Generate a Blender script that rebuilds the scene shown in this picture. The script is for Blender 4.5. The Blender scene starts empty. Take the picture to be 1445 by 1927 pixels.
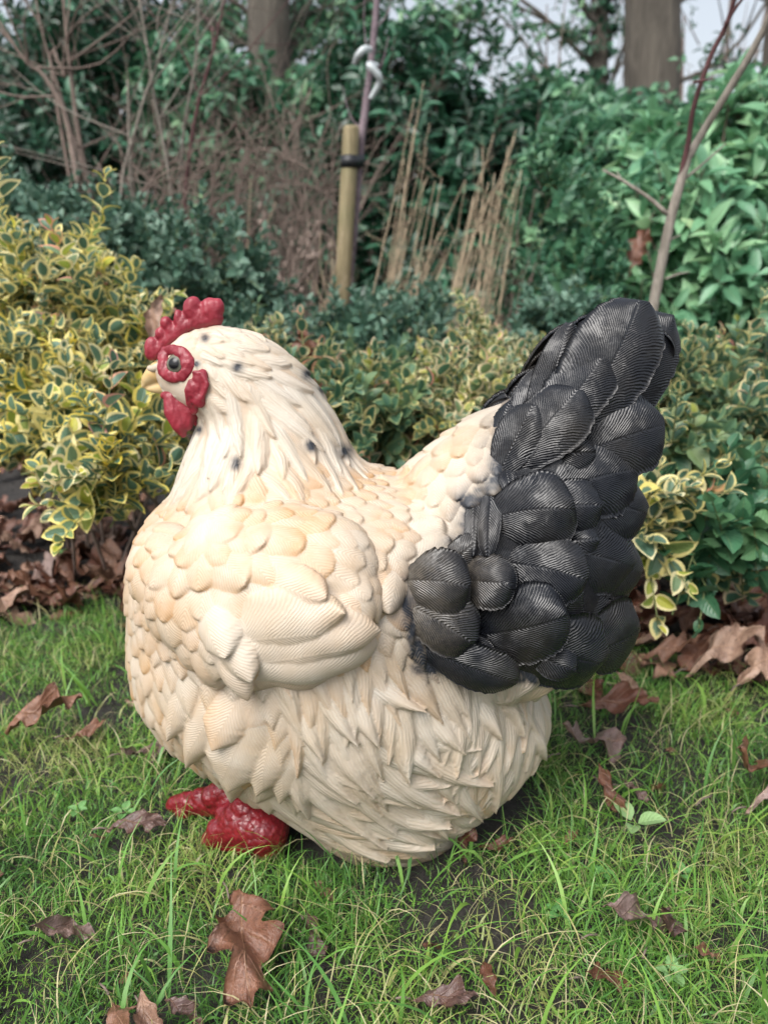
import bpy, math, random
import numpy as np
from mathutils import Vector, Matrix
from mathutils.bvhtree import BVHTree
from mathutils import noise as mnoise

rng = np.random.default_rng(7)
random.seed(7)
scene = bpy.context.scene
C = scene.collection
R = math.radians

# ------------------------------------------------------------------ camera
TILT = R(17.0)
CAM = np.array([0.0, -0.56, 0.45])
FPX = 1392.0
cam_data = bpy.data.cameras.new("camera")
cam = bpy.data.objects.new("camera", cam_data)
C.objects.link(cam)
cam.location = CAM
cam.rotation_euler = (R(90) - TILT, 0, 0)
cam_data.sensor_fit = 'VERTICAL'
cam_data.sensor_height = 36.0
cam_data.lens = 26.0
cam_data.clip_start = 0.02
cam_data.clip_end = 500
cam_data.dof.use_dof = True
cam_data.dof.focus_distance = 0.49
cam_data.dof.aperture_fstop = 7.0
scene.camera = cam

# ------------------------------------------------------------------ world, sun, exposure
SUN_EL, SUN_ROT = R(54), R(215)
world = bpy.data.worlds.new("World")
scene.world = world
world.use_nodes = True
wn, wl = world.node_tree.nodes, world.node_tree.links
wn.clear()
sky = wn.new('ShaderNodeTexSky')
sky.sky_type = 'NISHITA'
sky.sun_disc = False
sky.sun_elevation = SUN_EL
sky.sun_rotation = SUN_ROT
sky.air_density = 1.3
sky.dust_density = 5.0
hs = wn.new('ShaderNodeHueSaturation')
hs.inputs['Saturation'].default_value = 0.42
hs.inputs['Value'].default_value = 1.0
bg = wn.new('ShaderNodeBackground')
bg.inputs['Strength'].default_value = 0.125
wo = wn.new('ShaderNodeOutputWorld')
wl.new(sky.outputs[0], hs.inputs['Color'])
wl.new(hs.outputs[0], bg.inputs[0])
wl.new(bg.outputs[0], wo.inputs[0])
sun_d = bpy.data.lights.new("sun", 'SUN')
sun_d.energy = 1.5
sun_d.angle = R(40)
sun_d.color = (1.0, 0.985, 0.96)
sun = bpy.data.objects.new("sun", sun_d)
C.objects.link(sun)
# sun stands behind and to the left of the camera, high up
sd = Vector((-0.57 * math.cos(SUN_EL), -0.82 * math.cos(SUN_EL), math.sin(SUN_EL)))
sun.rotation_euler = sd.to_track_quat('Z', 'Y').to_euler()
sun.location = (0, 0, 5)
scene.view_settings.view_transform = 'Standard'
scene.view_settings.look = 'None'
scene.view_settings.gamma = 1
scene.view_settings.exposure = 0.95
scene.cycles.use_denoising = True
scene.cycles.max_bounces = 6

# ------------------------------------------------------------------ pixel helpers (photo pixels -> points of the place)
FWD = np.array([0, math.cos(TILT), -math.sin(TILT)])
UPV = np.array([0, math.sin(TILT), math.cos(TILT)])

def raydir(px, py):
    return FWD + np.array([1.0, 0, 0]) * (px - 722.5) / FPX + UPV * (963.5 - py) / FPX

def PY(px, py, Y=0.0):
    d = raydir(px, py)
    return CAM + d * ((Y - CAM[1]) / d[1])

def PG(px, py, z=0.0):
    d = raydir(px, py)
    return CAM + d * ((z - CAM[2]) / d[2])

def proj(p):
    p = np.asarray(p, float) - CAM
    f = p @ FWD
    return 722.5 + FPX * p[..., 0] / f, 963.5 - FPX * (p @ UPV) / f, f

def sstep(a, b, x):
    t = np.clip((x - a) / (b - a), 0, 1)
    return t * t * (3 - 2 * t)

# ------------------------------------------------------------------ mesh helpers
def mk(name, V, F, mat=None, parent=None, attrs=None, smooth=True):
    """V (n,3); F list of face-index arrays; one mesh object"""
    me = bpy.data.meshes.new(name)
    V = np.asarray(V, np.float32).reshape(-1, 3)
    groups = F if isinstance(F, list) else [F]
    groups = [np.asarray(g, np.int32) for g in groups if len(g)]
    loops = np.concatenate([g.ravel() for g in groups])
    tot = np.concatenate([np.full(len(g), g.shape[1], np.int32) for g in groups])
    start = np.concatenate([[0], np.cumsum(tot)[:-1]]).astype(np.int32)
    me.vertices.add(len(V)); me.vertices.foreach_set('co', V.ravel())
    me.loops.add(len(loops)); me.loops.foreach_set('vertex_index', loops)
    me.polygons.add(len(tot)); me.polygons.foreach_set('loop_start', start)
    me.polygons.foreach_set('loop_total', tot)
    if smooth:
        me.polygons.foreach_set('use_smooth', np.ones(len(tot), bool))
    for k, a in (attrs or {}).items():
        a = np.asarray(a, np.float32)
        at = me.attributes.new(k, 'FLOAT_VECTOR', 'POINT')
        at.data.foreach_set('vector', a.ravel())
    me.update(calc_edges=True)
    me.validate()
    if mat: me.materials.append(mat)
    o = bpy.data.objects.new(name, me)
    C.objects.link(o)
    if parent: o.parent = parent
    return o

class Acc:
    """collects pieces that belong to ONE mesh"""
    def __init__(s): s.V, s.Q, s.T, s.A, s.n = [], [], [], {}, 0
    def add(s, V, Q=None, T=None, **A):
        V = np.asarray(V).reshape(-1, 3)
        s.V.append(V)
        if Q is not None and len(Q): s.Q.append(np.asarray(Q) + s.n)
        if T is not None and len(T): s.T.append(np.asarray(T) + s.n)
        for k, a in A.items(): s.A.setdefault(k, []).append(np.asarray(a).reshape(-1, 3))
        s.n += len(V)
    def build(s, name, mat, parent=None, smooth=True):
        F = []
        if s.Q: F.append(np.concatenate(s.Q))
        if s.T: F.append(np.concatenate(s.T))
        return mk(name, np.concatenate(s.V), F, mat, parent, {k: np.concatenate(a) for k, a in s.A.items()}, smooth)

def gridfaces(n, m, wrap=False):
    i = np.arange(n - 1)[:, None]; j = np.arange(m if wrap else m - 1)[None, :]
    a = i * m + j; b = i * m + (j + 1) % m
    return np.stack([a, b, b + m, a + m], -1).reshape(-1, 4)

def thing(name, label, cat, loc=(0, 0, 0), group=None):
    o = bpy.data.objects.new(name, None)
    C.objects.link(o); o.location = loc; o.empty_display_size = 0.05
    return tag(o, label, cat, group)

def tag(o, label=None, cat=None, group=None, kind=None):
    if label: o['label'] = label
    if cat: o['category'] = cat
    if group: o['group'] = group
    if kind: o['kind'] = kind
    return o

def keep_world(o, parent):
    """geometry was made in world coordinates; hang it under an empty that is not at the origin"""
    o.parent = parent
    o.matrix_parent_inverse = Matrix.Translation(parent.location).inverted()
    return o

def tube(path, rad, seg=8, cap=True):
    """path (n,3), rad (n,) -> V, Q"""
    path = np.asarray(path, float); n = len(path)
    rad = np.broadcast_to(np.asarray(rad, float), (n,))
    tg = np.gradient(path, axis=0); tg /= np.linalg.norm(tg, axis=1)[:, None] + 1e-9
    ref = np.array([0.0, 0, 1]) if abs(tg[0, 2]) < 0.9 else np.array([0.0, 1, 0])
    a = np.cross(tg, ref); a /= np.linalg.norm(a, axis=1)[:, None] + 1e-9
    b = np.cross(tg, a)
    th = np.linspace(0, 2 * np.pi, seg, endpoint=False)
    ring = path[:, None] + rad[:, None, None] * (np.cos(th)[None, :, None] * a[:, None] + np.sin(th)[None, :, None] * b[:, None])
    V = ring.reshape(-1, 3); Q = gridfaces(n, seg, True)
    if cap:
        V = np.concatenate([V, path[:1], path[-1:]])
        c0, c1 = n * seg, n * seg + 1
        j = np.arange(seg); k = (j + 1) % seg
        T1 = np.stack([k, j, np.full(seg, c0)], -1); T2 = np.stack([(n - 1) * seg + j, (n - 1) * seg + k, np.full(seg, c1)], -1)
        return V, Q, np.concatenate([T1, T2])
    return V, Q, None

def sphere(c, r, rot=None, n=16, m=24):
    th = np.linspace(0, np.pi, n); ph = np.linspace(0, 2 * np.pi, m, endpoint=False)
    T, Pp = np.meshgrid(th, ph, indexing='ij')
    V = np.stack([np.sin(T) * np.cos(Pp), np.sin(T) * np.sin(Pp), np.cos(T)], -1).reshape(-1, 3)
    V = V * np.broadcast_to(np.asarray(r, float), (3,))
    if rot is not None: V = V @ np.array(rot).T
    return V + np.asarray(c), gridfaces(n, m, True)

def remeshed(V, Q, T=None, voxel=0.003, smooth=6, factor=0.5):
    """voxel-remesh overlapping closed shells to one skin; returns V, F(quads)"""
    o = mk("tmp", V, [Q] + ([T] if T is not None else []), smooth=False)
    m = o.modifiers.new("r", 'REMESH'); m.mode = 'VOXEL'; m.voxel_size = voxel
    if smooth:
        s = o.modifiers.new("s", 'SMOOTH'); s.iterations = smooth; s.factor = factor
    dg = bpy.context.evaluated_depsgraph_get(); dg.update()
    me = bpy.data.meshes.new_from_object(o.evaluated_get(dg))
    n = len(me.vertices); co = np.empty(n * 3, np.float32); me.vertices.foreach_get('co', co)
    F = np.array([list(p.vertices) for p in me.polygons if len(p.vertices) == 4], np.int32)
    bpy.data.objects.remove(o); bpy.data.meshes.remove(me)
    return co.reshape(-1, 3).astype(float), F

def blobs(items, voxel=0.0015, smooth=4):
    """items: (centre, radii[, rot]) spheres or chains ((p0,p1,..),(r0,r1,..)); one skin"""
    a = Acc()
    for it in items:
        if np.ndim(it[0]) == 2:
            P = np.asarray(it[0], float); rr = np.asarray(it[1], float)
            for i in range(len(P) - 1):
                L = np.linalg.norm(P[i + 1] - P[i]); k = max(2, int(L / (min(rr[i], rr[i + 1]) * 0.35)) + 1)
                for t in np.linspace(0, 1, k):
                    V, Q = sphere(P[i] * (1 - t) + P[i + 1] * t, rr[i] * (1 - t) + rr[i + 1] * t, n=12, m=16)
                    a.add(V, Q)
        else:
            V, Q = sphere(*it, n=20, m=28); a.add(V, Q)
    return remeshed(np.concatenate(a.V), np.concatenate(a.Q), None, voxel, smooth)

def fuse(acc, voxel=.0009, iters=2):
    """melt feathers and body into one moulded surface, keeping the feather coordinates"""
    SVv = np.concatenate(acc.V); SQ = np.concatenate(acc.Q); SA = {k: np.concatenate(a) for k, a in acc.A.items()}
    ST = np.concatenate([SQ[:, [0, 1, 2]], SQ[:, [0, 2, 3]]])
    bv = BVHTree.FromPolygons(SVv.tolist(), ST.tolist())
    o = mk('tmp', SVv, SQ)
    me = o.data
    me.remesh_voxel_size = voxel
    me.use_remesh_preserve_attributes = False
    me.use_remesh_fix_poles = False
    me.use_remesh_preserve_volume = False
    bpy.context.view_layer.objects.active = o; o.select_set(True)
    bpy.ops.object.voxel_remesh()
    me = o.data
    n = len(me.vertices); V = np.empty(n * 3, np.float32); me.vertices.foreach_get('co', V); V = V.reshape(-1, 3).astype(float)
    nl = len(me.loops); li = np.empty(nl, np.int32); me.loops.foreach_get('vertex_index', li)
    F = li.reshape(-1, 4)
    fn_ = bv.find_nearest; hit = [fn_(p) for p in V.tolist()]
    P = np.array([h[0] for h in hit]); ix = np.array([h[2] for h in hit]); T_ = ST[ix]
    a_, b_, c_ = SVv[T_[:, 0]], SVv[T_[:, 1]], SVv[T_[:, 2]]
    v0, v1, v2 = b_ - a_, c_ - a_, P - a_
    d00, d01, d11, d20, d21 = (v0 * v0).sum(1), (v0 * v1).sum(1), (v1 * v1).sum(1), (v2 * v0).sum(1), (v2 * v1).sum(1)
    den = d00 * d11 - d01 * d01; den = np.where(np.abs(den) < 1e-20, 1e-20, den)
    w1 = np.clip((d11 * d20 - d01 * d21) / den, 0, 1); w2 = np.clip((d00 * d21 - d01 * d20) / den, 0, 1 - w1)
    A = {k: q[T_[:, 0]] * (1 - w1 - w2)[:, None] + q[T_[:, 1]] * w1[:, None] + q[T_[:, 2]] * w2[:, None] for k, q in SA.items()}
    bpy.data.objects.remove(o); bpy.data.meshes.remove(me)
    e0 = F.ravel(); e1 = np.roll(F, -1, 1).ravel()
    cnt = np.bincount(e0, minlength=n) + np.bincount(e1, minlength=n)
    for _ in range(iters):
        S = np.stack([np.bincount(e0, V[e1, i], n) + np.bincount(e1, V[e0, i], n) for i in range(3)], -1) / np.maximum(cnt, 1)[:, None]
        V = V * .5 + S * .5
    print('FUSED', n)
    return V, F, A

class Skin:
    """a closed base surface feathers can be laid on"""
    def __init__(s, V, F):
        s.V, s.F = V, F
        a, b, c, d = (V[F[:, i]] for i in range(4))
        fn = np.cross(c - a, d - b); s.area = np.linalg.norm(fn, axis=1) / 2
        vn = np.zeros_like(V)
        for i in range(4): np.add.at(vn, F[:, i], fn)
        for _ in range(3):   # soften normals
            acc = np.zeros_like(vn)
            for i in range(4): np.add.at(acc, F[:, i], vn[F[:, (i + 1) % 4]] + vn[F[:, (i + 3) % 4]] + vn[F[:, i]])
            vn = acc / (np.linalg.norm(acc, axis=1)[:, None] + 1e-12)
        s.vn = vn; s.fn = vn[F].mean(1); s.fn /= np.linalg.norm(s.fn, axis=1)[:, None]
        s.bvh = BVHTree.FromPolygons(V.tolist(), F.tolist())
    def near(s, p):
        q, n, i, d = s.bvh.find_nearest(Vector(p))
        return np.array(q), s.fn[i]
    def cast(s, px, py):
        d = Vector(raydir(px, py)).normalized()
        h = s.bvh.ray_cast(Vector(CAM), d)
        if h[0] is None: return None, None
        return np.array(h[0]), s.fn[h[2]]

# ------------------------------------------------------------------ material helpers
class NT:
    def __init__(s, name):
        s.m = bpy.data.materials.new(name); s.m.use_nodes = True
        s.t = s.m.node_tree; s.t.nodes.clear()
        s.out = s.t.nodes.new('ShaderNodeOutputMaterial')
        s.b = s.t.nodes.new('ShaderNodeBsdfPrincipled')
        s.t.links.new(s.b.outputs[0], s.out.inputs[0])
    def node(s, typ, props=None, **inp):
        n = s.t.nodes.new('ShaderNode' + typ)
        for k, v in (props or {}).items(): setattr(n, k, v)
        for k, v in inp.items():
            key = int(k[1:]) if k[0] == 'i' and k[1:].isdigit() else k.replace('_', ' ')
            s.set(n.inputs[key], v)
        return n
    def set(s, sock, v):
        if isinstance(v, bpy.types.NodeSocket): s.t.links.new(v, sock)
        elif isinstance(v, bpy.types.Node): s.t.links.new(v.outputs[0], sock)
        else:
            if sock.type == 'RGBA' and len(v) == 3: v = (*v, 1)
            sock.default_value = v
    def math(s, op, a, b=0.0, c=None, clamp=False):
        n = s.t.nodes.new('ShaderNodeMath'); n.operation = op; n.use_clamp = clamp
        s.set(n.inputs[0], a); s.set(n.inputs[1], b)
        if c is not None: s.set(n.inputs[2], c)
        return n.outputs[0]
    def mix(s, f, a, b, mode='MIX'):
        n = s.t.nodes.new('ShaderNodeMix'); n.data_type = 'RGBA'; n.blend_type = mode
        s.set(n.inputs[0], f); s.set(n.inputs[6], a); s.set(n.inputs[7], b)
        return n.outputs[2]
    def attr(s, name):
        a = s.node('Attribute', {'attribute_name': name})
        x = s.node('SeparateXYZ', i0=a.outputs['Vector'])
        return x.outputs
    def noise(s, scale, detail=3, rough=0.5, vec=None, dist=0.0):
        n = s.node('TexNoise', Scale=float(scale), Detail=float(detail), Roughness=float(rough), Distortion=float(dist))
        if vec is None: vec = s.node('TexCoord').outputs['Object']
        s.t.links.new(vec, n.inputs['Vector'])
        return n.outputs[0]
    def ramp(s, f, stops):
        n = s.t.nodes.new('ShaderNodeValToRGB'); s.set(n.inputs[0], f)
        e = n.color_ramp.elements
        while len(e) < len(stops): e.new(0.5)
        for i, (p, c) in enumerate(stops): e[i].position = p; e[i].color = (*c, 1) if len(c) == 3 else c
        return n.outputs[0]
    def remap(s, f, a, b, c=0.0, d=1.0):
        n = s.node('MapRange'); s.set(n.inputs[0], f)
        for i, v in enumerate((a, b, c, d)): n.inputs[i + 1].default_value = v
        return n.outputs[0]
    def bump(s, h, strength=0.5, dist=0.001, normal=None):
        n = s.node('Bump', Strength=float(strength), Distance=float(dist)); s.set(n.inputs['Height'], h)
        if normal is not None: s.set(n.inputs['Normal'], normal)
        return n.outputs[0]
    def done(s, **inp):
        for k, v in inp.items(): s.set(s.b.inputs[k.replace('_', ' ')], v)
        return s.m

def feather_mat(name, cream=True, fluff=False, soft=1.0):
    t = NT(name)
    u, v, vn = t.attr('fuv')
    tan, blk, rnd = t.attr('tint')
    au = t.math('SUBTRACT', t.math('SQRT', t.math('MULTIPLY_ADD', u, u, 1.2e-6)), 0.0011)
    au = t.math('MAXIMUM', au, 0.0)
    nz = t.noise(90, 2)
    nzf = t.noise(420, 2)
    if fluff:
        # strands run along the tuft
        ph = t.math('ADD', t.math('MULTIPLY', u, 2600.0), t.math('MULTIPLY', nz, 9.0))
        knd = 1.0
    else:
        # barbs leave the shaft at an angle and sweep to the tip
        ph = t.math('SUBTRACT', t.math('MULTIPLY', v, 2200.0 if cream else 2500.0), t.math('MULTIPLY', au, 3700.0 if cream else 4600.0))
        ph = t.math('ADD', ph, t.math('MULTIPLY', t.math('MULTIPLY', au, au), 62000.0))
        ph = t.math('ADD', ph, t.math('MULTIPLY', nz, 9.0 if cream else 13.0))
        if cream:
            ks = t.math('GREATER_THAN', rnd, 1.5)      # strand plumage (neck, skirt) carries 2.. in the third channel
            ph2 = t.math('ADD', t.math('MULTIPLY', u, 2500.0), t.math('MULTIPLY', nz, 9.0))
            ph = t.math('ADD', t.math('MULTIPLY', ph, t.math('SUBTRACT', 1.0, ks)), t.math('MULTIPLY', ph2, ks))
            rnd = t.math('FRACT', rnd)
            kamp = t.math('MULTIPLY_ADD', ks, .75, 1.0)
    w = t.math('MULTIPLY_ADD', t.math('SINE', ph), 0.5, 0.5)
    w = t.math('POWER', w, 0.7)
    w = t.math('MULTIPLY', w, t.remap(t.noise(70, 2), 0.35, 0.62, 0.15, 1.0))
    rach = t.math('MULTIPLY', t.remap(au, 0.0, 0.0006, 0.6, 0.0), 1.0) if not fluff else 0.0
    if not (cream and not fluff): kamp = 1.0
    h = t.math('MULTIPLY', t.math('ADD', w, t.math('MULTIPLY', rach, 0.7)), kamp)
    h = t.math('ADD', h, t.math('MULTIPLY', nzf, 0.4))
    if cream:
        white = t.mix(t.remap(t.noise(25, 3), 0.35, 0.7), (0.48, 0.435, 0.36), (0.56, 0.535, 0.48))
        tanc = t.mix(rnd, (0.47, 0.265, 0.12), (0.45, 0.29, 0.15))
        f = t.math('MULTIPLY', tan, t.remap(t.noise(45, 4, 0.6), 0.25, 0.65, 0.45, 1.15), clamp=True)
        col = t.mix(f, white, tanc)
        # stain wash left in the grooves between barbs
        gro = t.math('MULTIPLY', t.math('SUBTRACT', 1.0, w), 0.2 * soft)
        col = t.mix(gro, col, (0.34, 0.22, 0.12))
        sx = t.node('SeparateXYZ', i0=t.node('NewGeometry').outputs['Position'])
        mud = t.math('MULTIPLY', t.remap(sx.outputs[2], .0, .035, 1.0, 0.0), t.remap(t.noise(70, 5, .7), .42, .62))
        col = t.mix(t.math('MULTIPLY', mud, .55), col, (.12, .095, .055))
        bf = t.math('MULTIPLY', blk, t.remap(t.math('ADD', t.noise(75, 2, 0.5), t.math('MULTIPLY', w, -0.12)), 0.25, 0.6, 1.3, 0.75), clamp=True)
        col = t.mix(bf, col, (0.020, 0.023, 0.030))
        return t.done(Base_Color=col, Roughness=t.remap(t.noise(30, 2), 0.3, 0.7, 0.42, 0.6),
                      Normal=t.bump(h, soft * (0.24 if not fluff else 0.6), 0.0011 if not fluff else 0.0011), Subsurface_Weight=0.0, Specular_IOR_Level=0.4)
    base = t.mix(t.remap(t.noise(22, 3), 0.45, 0.75), (0.0045, 0.0055, 0.0085), (0.015, 0.013, 0.011))
    col = t.mix(t.math('MULTIPLY', t.math('MULTIPLY', w, t.remap(t.noise(40, 3), 0.4, 0.7)), 0.5), base, (0.028, 0.029, 0.034))
    cf = t.math('MULTIPLY', tan, t.remap(t.noise(160, 3, 0.7), 0.3, 0.65, 0.3, 1.2), clamp=True)
    col = t.mix(cf, col, (0.50, 0.42, 0.31))
    return t.done(Base_Color=col, Roughness=t.remap(t.noise(50, 3), 0.3, 0.7, 0.26, 0.45),
                  Normal=t.bump(h, 0.55, 0.0010), Specular_IOR_Level=0.5)

M_CREAM = feather_mat('cream_painted_feather')
M_FLUFF = feather_mat('cream_painted_fluff', fluff=True)
M_HACK = feather_mat('cream_painted_hackle', fluff=True, soft=.45)
M_BLACK = feather_mat('black_painted_feather', cream=False)

def red_mat(name, c1, c2, scale=60, scales=False):
    t = NT(name)
    col = t.mix(t.remap(t.noise(scale, 4, 0.6), 0.3, 0.7), c1, c2)
    h = t.noise(260, 4, 0.6)
    if scales:
        vo = t.node('TexVoronoi', Scale=230.0); t.t.links.new(t.node('TexCoord').outputs['Object'], vo.inputs['Vector'])
        h = t.math('ADD', t.math('MULTIPLY', h, 0.5), t.math('MULTIPLY', vo.outputs['Distance'], -1.1))
        col = t.mix(t.remap(vo.outputs['Distance'], 0.5, 1.1, 0, .6), col, (0.05, 0.003, 0.005))
    else:
        wv = t.node('TexWave', Scale=55.0, Distortion=9.0, Detail=2.0, i6=0.6)
        t.t.links.new(t.node('TexCoord').outputs['Object'], wv.inputs['Vector'])
        h = t.math('ADD', h, t.math('MULTIPLY', wv.outputs['Fac'], 0.5))
    return t.done(Base_Color=col, Roughness=0.30 if scales else 0.42, Normal=t.bump(h, 0.7 if scales else 0.5, 0.0012))
M_RED = red_mat('red_painted_comb', (0.17, 0.010, 0.020), (0.28, 0.026, 0.042))
M_FOOT = red_mat('red_scaly_foot', (0.12, 0.005, 0.010), (0.20, 0.012, 0.019), scales=True)

# ------------------------------------------------------------------ hen : base skins
def loft(rows, Y=0.0, seg=64, pw=2.0):
    """rows (py, xl, xr, half_depth): horizontal slices read off the side view"""
    py = np.array([r[0] for r in rows], float)
    f = np.linspace(py[0], py[-1], 60)
    xl, xr, b = (np.interp(f, py, [r[i] for r in rows]) for i in (1, 2, 3))
    th = np.linspace(0, 2 * np.pi, seg, endpoint=False)
    rings = []
    for q, l, r_, bb in zip(f, xl, xr, b):
        A, B = PY(l, q, Y), PY(r_, q, Y)
        c, a = (A[0] + B[0]) / 2, (B[0] - A[0]) / 2
        cx, sy = np.cos(th), np.sin(th)
        rings.append(np.stack([c + a * np.sign(cx) * np.abs(cx) ** (2 / pw), Y + bb * np.sign(sy) * np.abs(sy) ** (2 / pw), np.full(seg, A[2])], -1))
    V = np.concatenate(rings); n = len(f)
    Q = gridfaces(n, seg, True)
    V = np.concatenate([V, rings[0].mean(0)[None], rings[-1].mean(0)[None]])
    j = np.arange(seg); k = (j + 1) % seg
    T = np.concatenate([np.stack([k, j, np.full(seg, n * seg)], -1), np.stack([(n - 1) * seg + j, (n - 1) * seg + k, np.full(seg, n * seg + 1)], -1)])
    return V, Q, T

BODY = [(880, 560, 660, .03), (900, 420, 740, .06), (925, 340, 820, .085), (960, 298, 880, .107), (1010, 266, 925, .12), (1080, 253, 955, .127),
        (1150, 258, 965, .126), (1200, 254, 985, .126), (1270, 262, 1010, .122), (1330, 300, 1028, .112), (1390, 375, 1012, .098),
        (1440, 470, 965, .088), (1480, 545, 905, .079), (1520, 585, 870, .068), (1540, 600, 840, .055)]
NECK = [(620, 400, 455, .010), (632, 345, 490, .02), (655, 308, 525, .029), (690, 290, 565, .034), (725, 300, 592, .038), (750, 325, 606, .040),
        (775, 380, 622, .043), (810, 372, 640, .050), (850, 358, 655, .060), (890, 345, 690, .073), (930, 332, 740, .090), (980, 330, 760, .1)]
TAIL = [(625, 1130, 1225, .008), (660, 1075, 1235, .016), (710, 1015, 1225, .026), (760, 945, 1205, .036), (820, 840, 1185, .048), (880, 765, 1165, .062),
        (940, 735, 1160, .076), (1000, 720, 1155, .090), (1060, 720, 1150, .099), (1120, 730, 1140, .104), (1170, 740, 1120, .100), (1205, 760, 1080, .090), (1230, 800, 1020, .07)]
acc = Acc()
for t_ in np.linspace(0, 1, 14):
    V, Q = sphere(PY(345 + 68 * t_, 634 - 20 * t_), (.004, .0045, .0040), n=12, m=16); acc.add(V, Q)
for rows in (BODY, NECK, TAIL):
    V, Q, T = loft(rows); acc.add(V, Q, T)
SV, SF = remeshed(np.concatenate(acc.V), np.concatenate(acc.Q), np.concatenate(acc.T), 0.0035, 14, 0.6)
skin = Skin(SV, SF)

# wing / shoulder mass: an oval pad that hugs the flank
def wing_skin():
    items = []
    def at(px, py, r, rot=None, depth=0.006):
        p, n = skin.cast(px, py)
        return p - n * depth
    chain = [((300, 1060), .026), ((350, 1120), .034), ((420, 1060), .035), ((430, 1170), .036), ((520, 1040), .036), ((520, 1180), .036),
             ((600, 1060), .032), ((610, 1180), .028), ((660, 1130), .018), ((470, 1235), .024), ((560, 1230), .025), ((640, 1190), .018)]
    for (a, b), r in chain:
        c = at(a, b, r); _, n = skin.near(c)
        n = Vector(n); rot = n.to_track_quat('Z', 'Y').to_matrix()
        items.append((c, (r * 1.15, r * 1.15, .021), np.array(rot)))
    return blobs(items, 0.0025, 14)
WV, WF = wing_skin()
wskin = Skin(WV, WF)

# ------------------------------------------------------------------ feathers
SH = {
    'round': lambda v: np.where(v < .55, .62 + .38 * np.sin(np.pi / 2 * v / .55), np.sqrt(np.clip(1 - ((v - .55) / .45) ** 2.2, 0, 1))),
    'hackle': lambda v: np.where(v < .6, .55 + .45 * np.sin(np.pi / 2 * v / .6), np.clip(1 - ((v - .6) / .4) ** 1.9, 0, 1) ** .8),
    'point': lambda v: np.where(v < .45, .6 + .4 * np.sin(np.pi / 2 * v / .45), np.clip(1 - ((v - .45) / .55) ** 1.5, 0, 1) ** .9),
    'fan': lambda v: np.where(v < .6, .42 + .58 * np.sin(np.pi / 2 * v / .6), np.clip(1 - (np.abs(v - .6) / .4) ** 2.5, 0, 1) ** (1 / 2.5)),
    'fluff': lambda v: np.where(v < .3, .45 + .55 * np.sin(np.pi / 2 * v / .3), np.clip(1 - ((v - .3) / .7) ** 1.25, 0, 1)),
}
def petal(sk, p0, d, L, W, shape='round', lift=.0035, dome=.0022, bend=0.0, nv=13, nu=9, sink=.002, tint=(0, 0, 0), tan_tip=0.6, drop=0.3):
    """a feather laid on skin sk from p0 towards d. returns V,Q,attrs"""
    s = np.linspace(0, 1, nv); v = 1 - (1 - s) ** 1.35
    p, n = sk.near(p0)
    d = np.asarray(d, float); d = d - n * (d @ n); d /= np.linalg.norm(d) + 1e-9
    pts, nrm, side = [], [], []
    last = 0.0
    for vi in v:
        st = (vi - last) * L; last = vi
        if st > 0:
            if bend: 
                c = np.cross(n, d); d = d * math.cos(bend * st / L) + c * math.sin(bend * st / L)
            p, n2 = sk.near(p + d * st)
            n = n * .4 + n2 * .6; n /= np.linalg.norm(n)
            d = d - n * (d @ n); d /= np.linalg.norm(d) + 1e-9
        pts.append(p); nrm.append(n); side.append(np.cross(n, d))
    u = np.linspace(-1, 1, nu)
    w = SH[shape](v) * W / 2
    ser = 1 + rng.normal(0, .03, (nv, 2))
    V = np.zeros((nv + 1, nu + 2, 3)); FU = np.zeros((nv + 1, nu + 2, 3))
    ncurve = rng.uniform(-.3, .3)
    for i in range(nv):
        base = -sink + (lift + sink) * v[i] ** .75
        for j in range(nu):
            uu = u[j] * w[i] * (ser[i, 0] if u[j] < 0 else ser[i, 1])
            q = pts[i] + side[i] * uu
            q2, m = sk.near(q)
            m = m * .5 + nrm[i] * .5
            off = base - max(base, 0) * drop * abs(u[j]) ** 2.5 + dome * (1 - u[j] ** 2) * min(1, .4 + v[i]) - .0006 * v[i] ** 4
            V[i, j + 1] = q2 + m * off
            FU[i, j + 1] = (uu + ncurve * W * (v[i] ** 2 - .3), v[i] * L, v[i])
        for j, k in ((0, 1), (nu + 1, nu)):
            V[i, j] = V[i, k] - nrm[i] * (base + .004) + (pts[i] - V[i, k]) * .05
            FU[i, j] = FU[i, k]
    for j in range(nu + 2):
        V[nv, j] = V[nv - 1, j] - nrm[-1] * (lift + .004) * (0 if j in (0, nu + 1) else 1) - d * .0008
        FU[nv, j] = FU[nv - 1, j]
    tv = FU[..., 2]
    uabs = np.abs(np.concatenate([[-1], u, [1]]))[None, :]
    tn = tint[0] * ((1 - tan_tip) + tan_tip * (np.clip(tv, 0, 1) ** 1.5 * .8 + .45 * uabs ** 2 * tv))
    TI = np.stack([tn, np.full_like(tn, tint[1]), np.full_like(tn, tint[2])], -1)
    return V.reshape(-1, 3), gridfaces(nv + 1, nu + 2), FU.reshape(-1, 3), TI.reshape(-1, 3)

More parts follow.
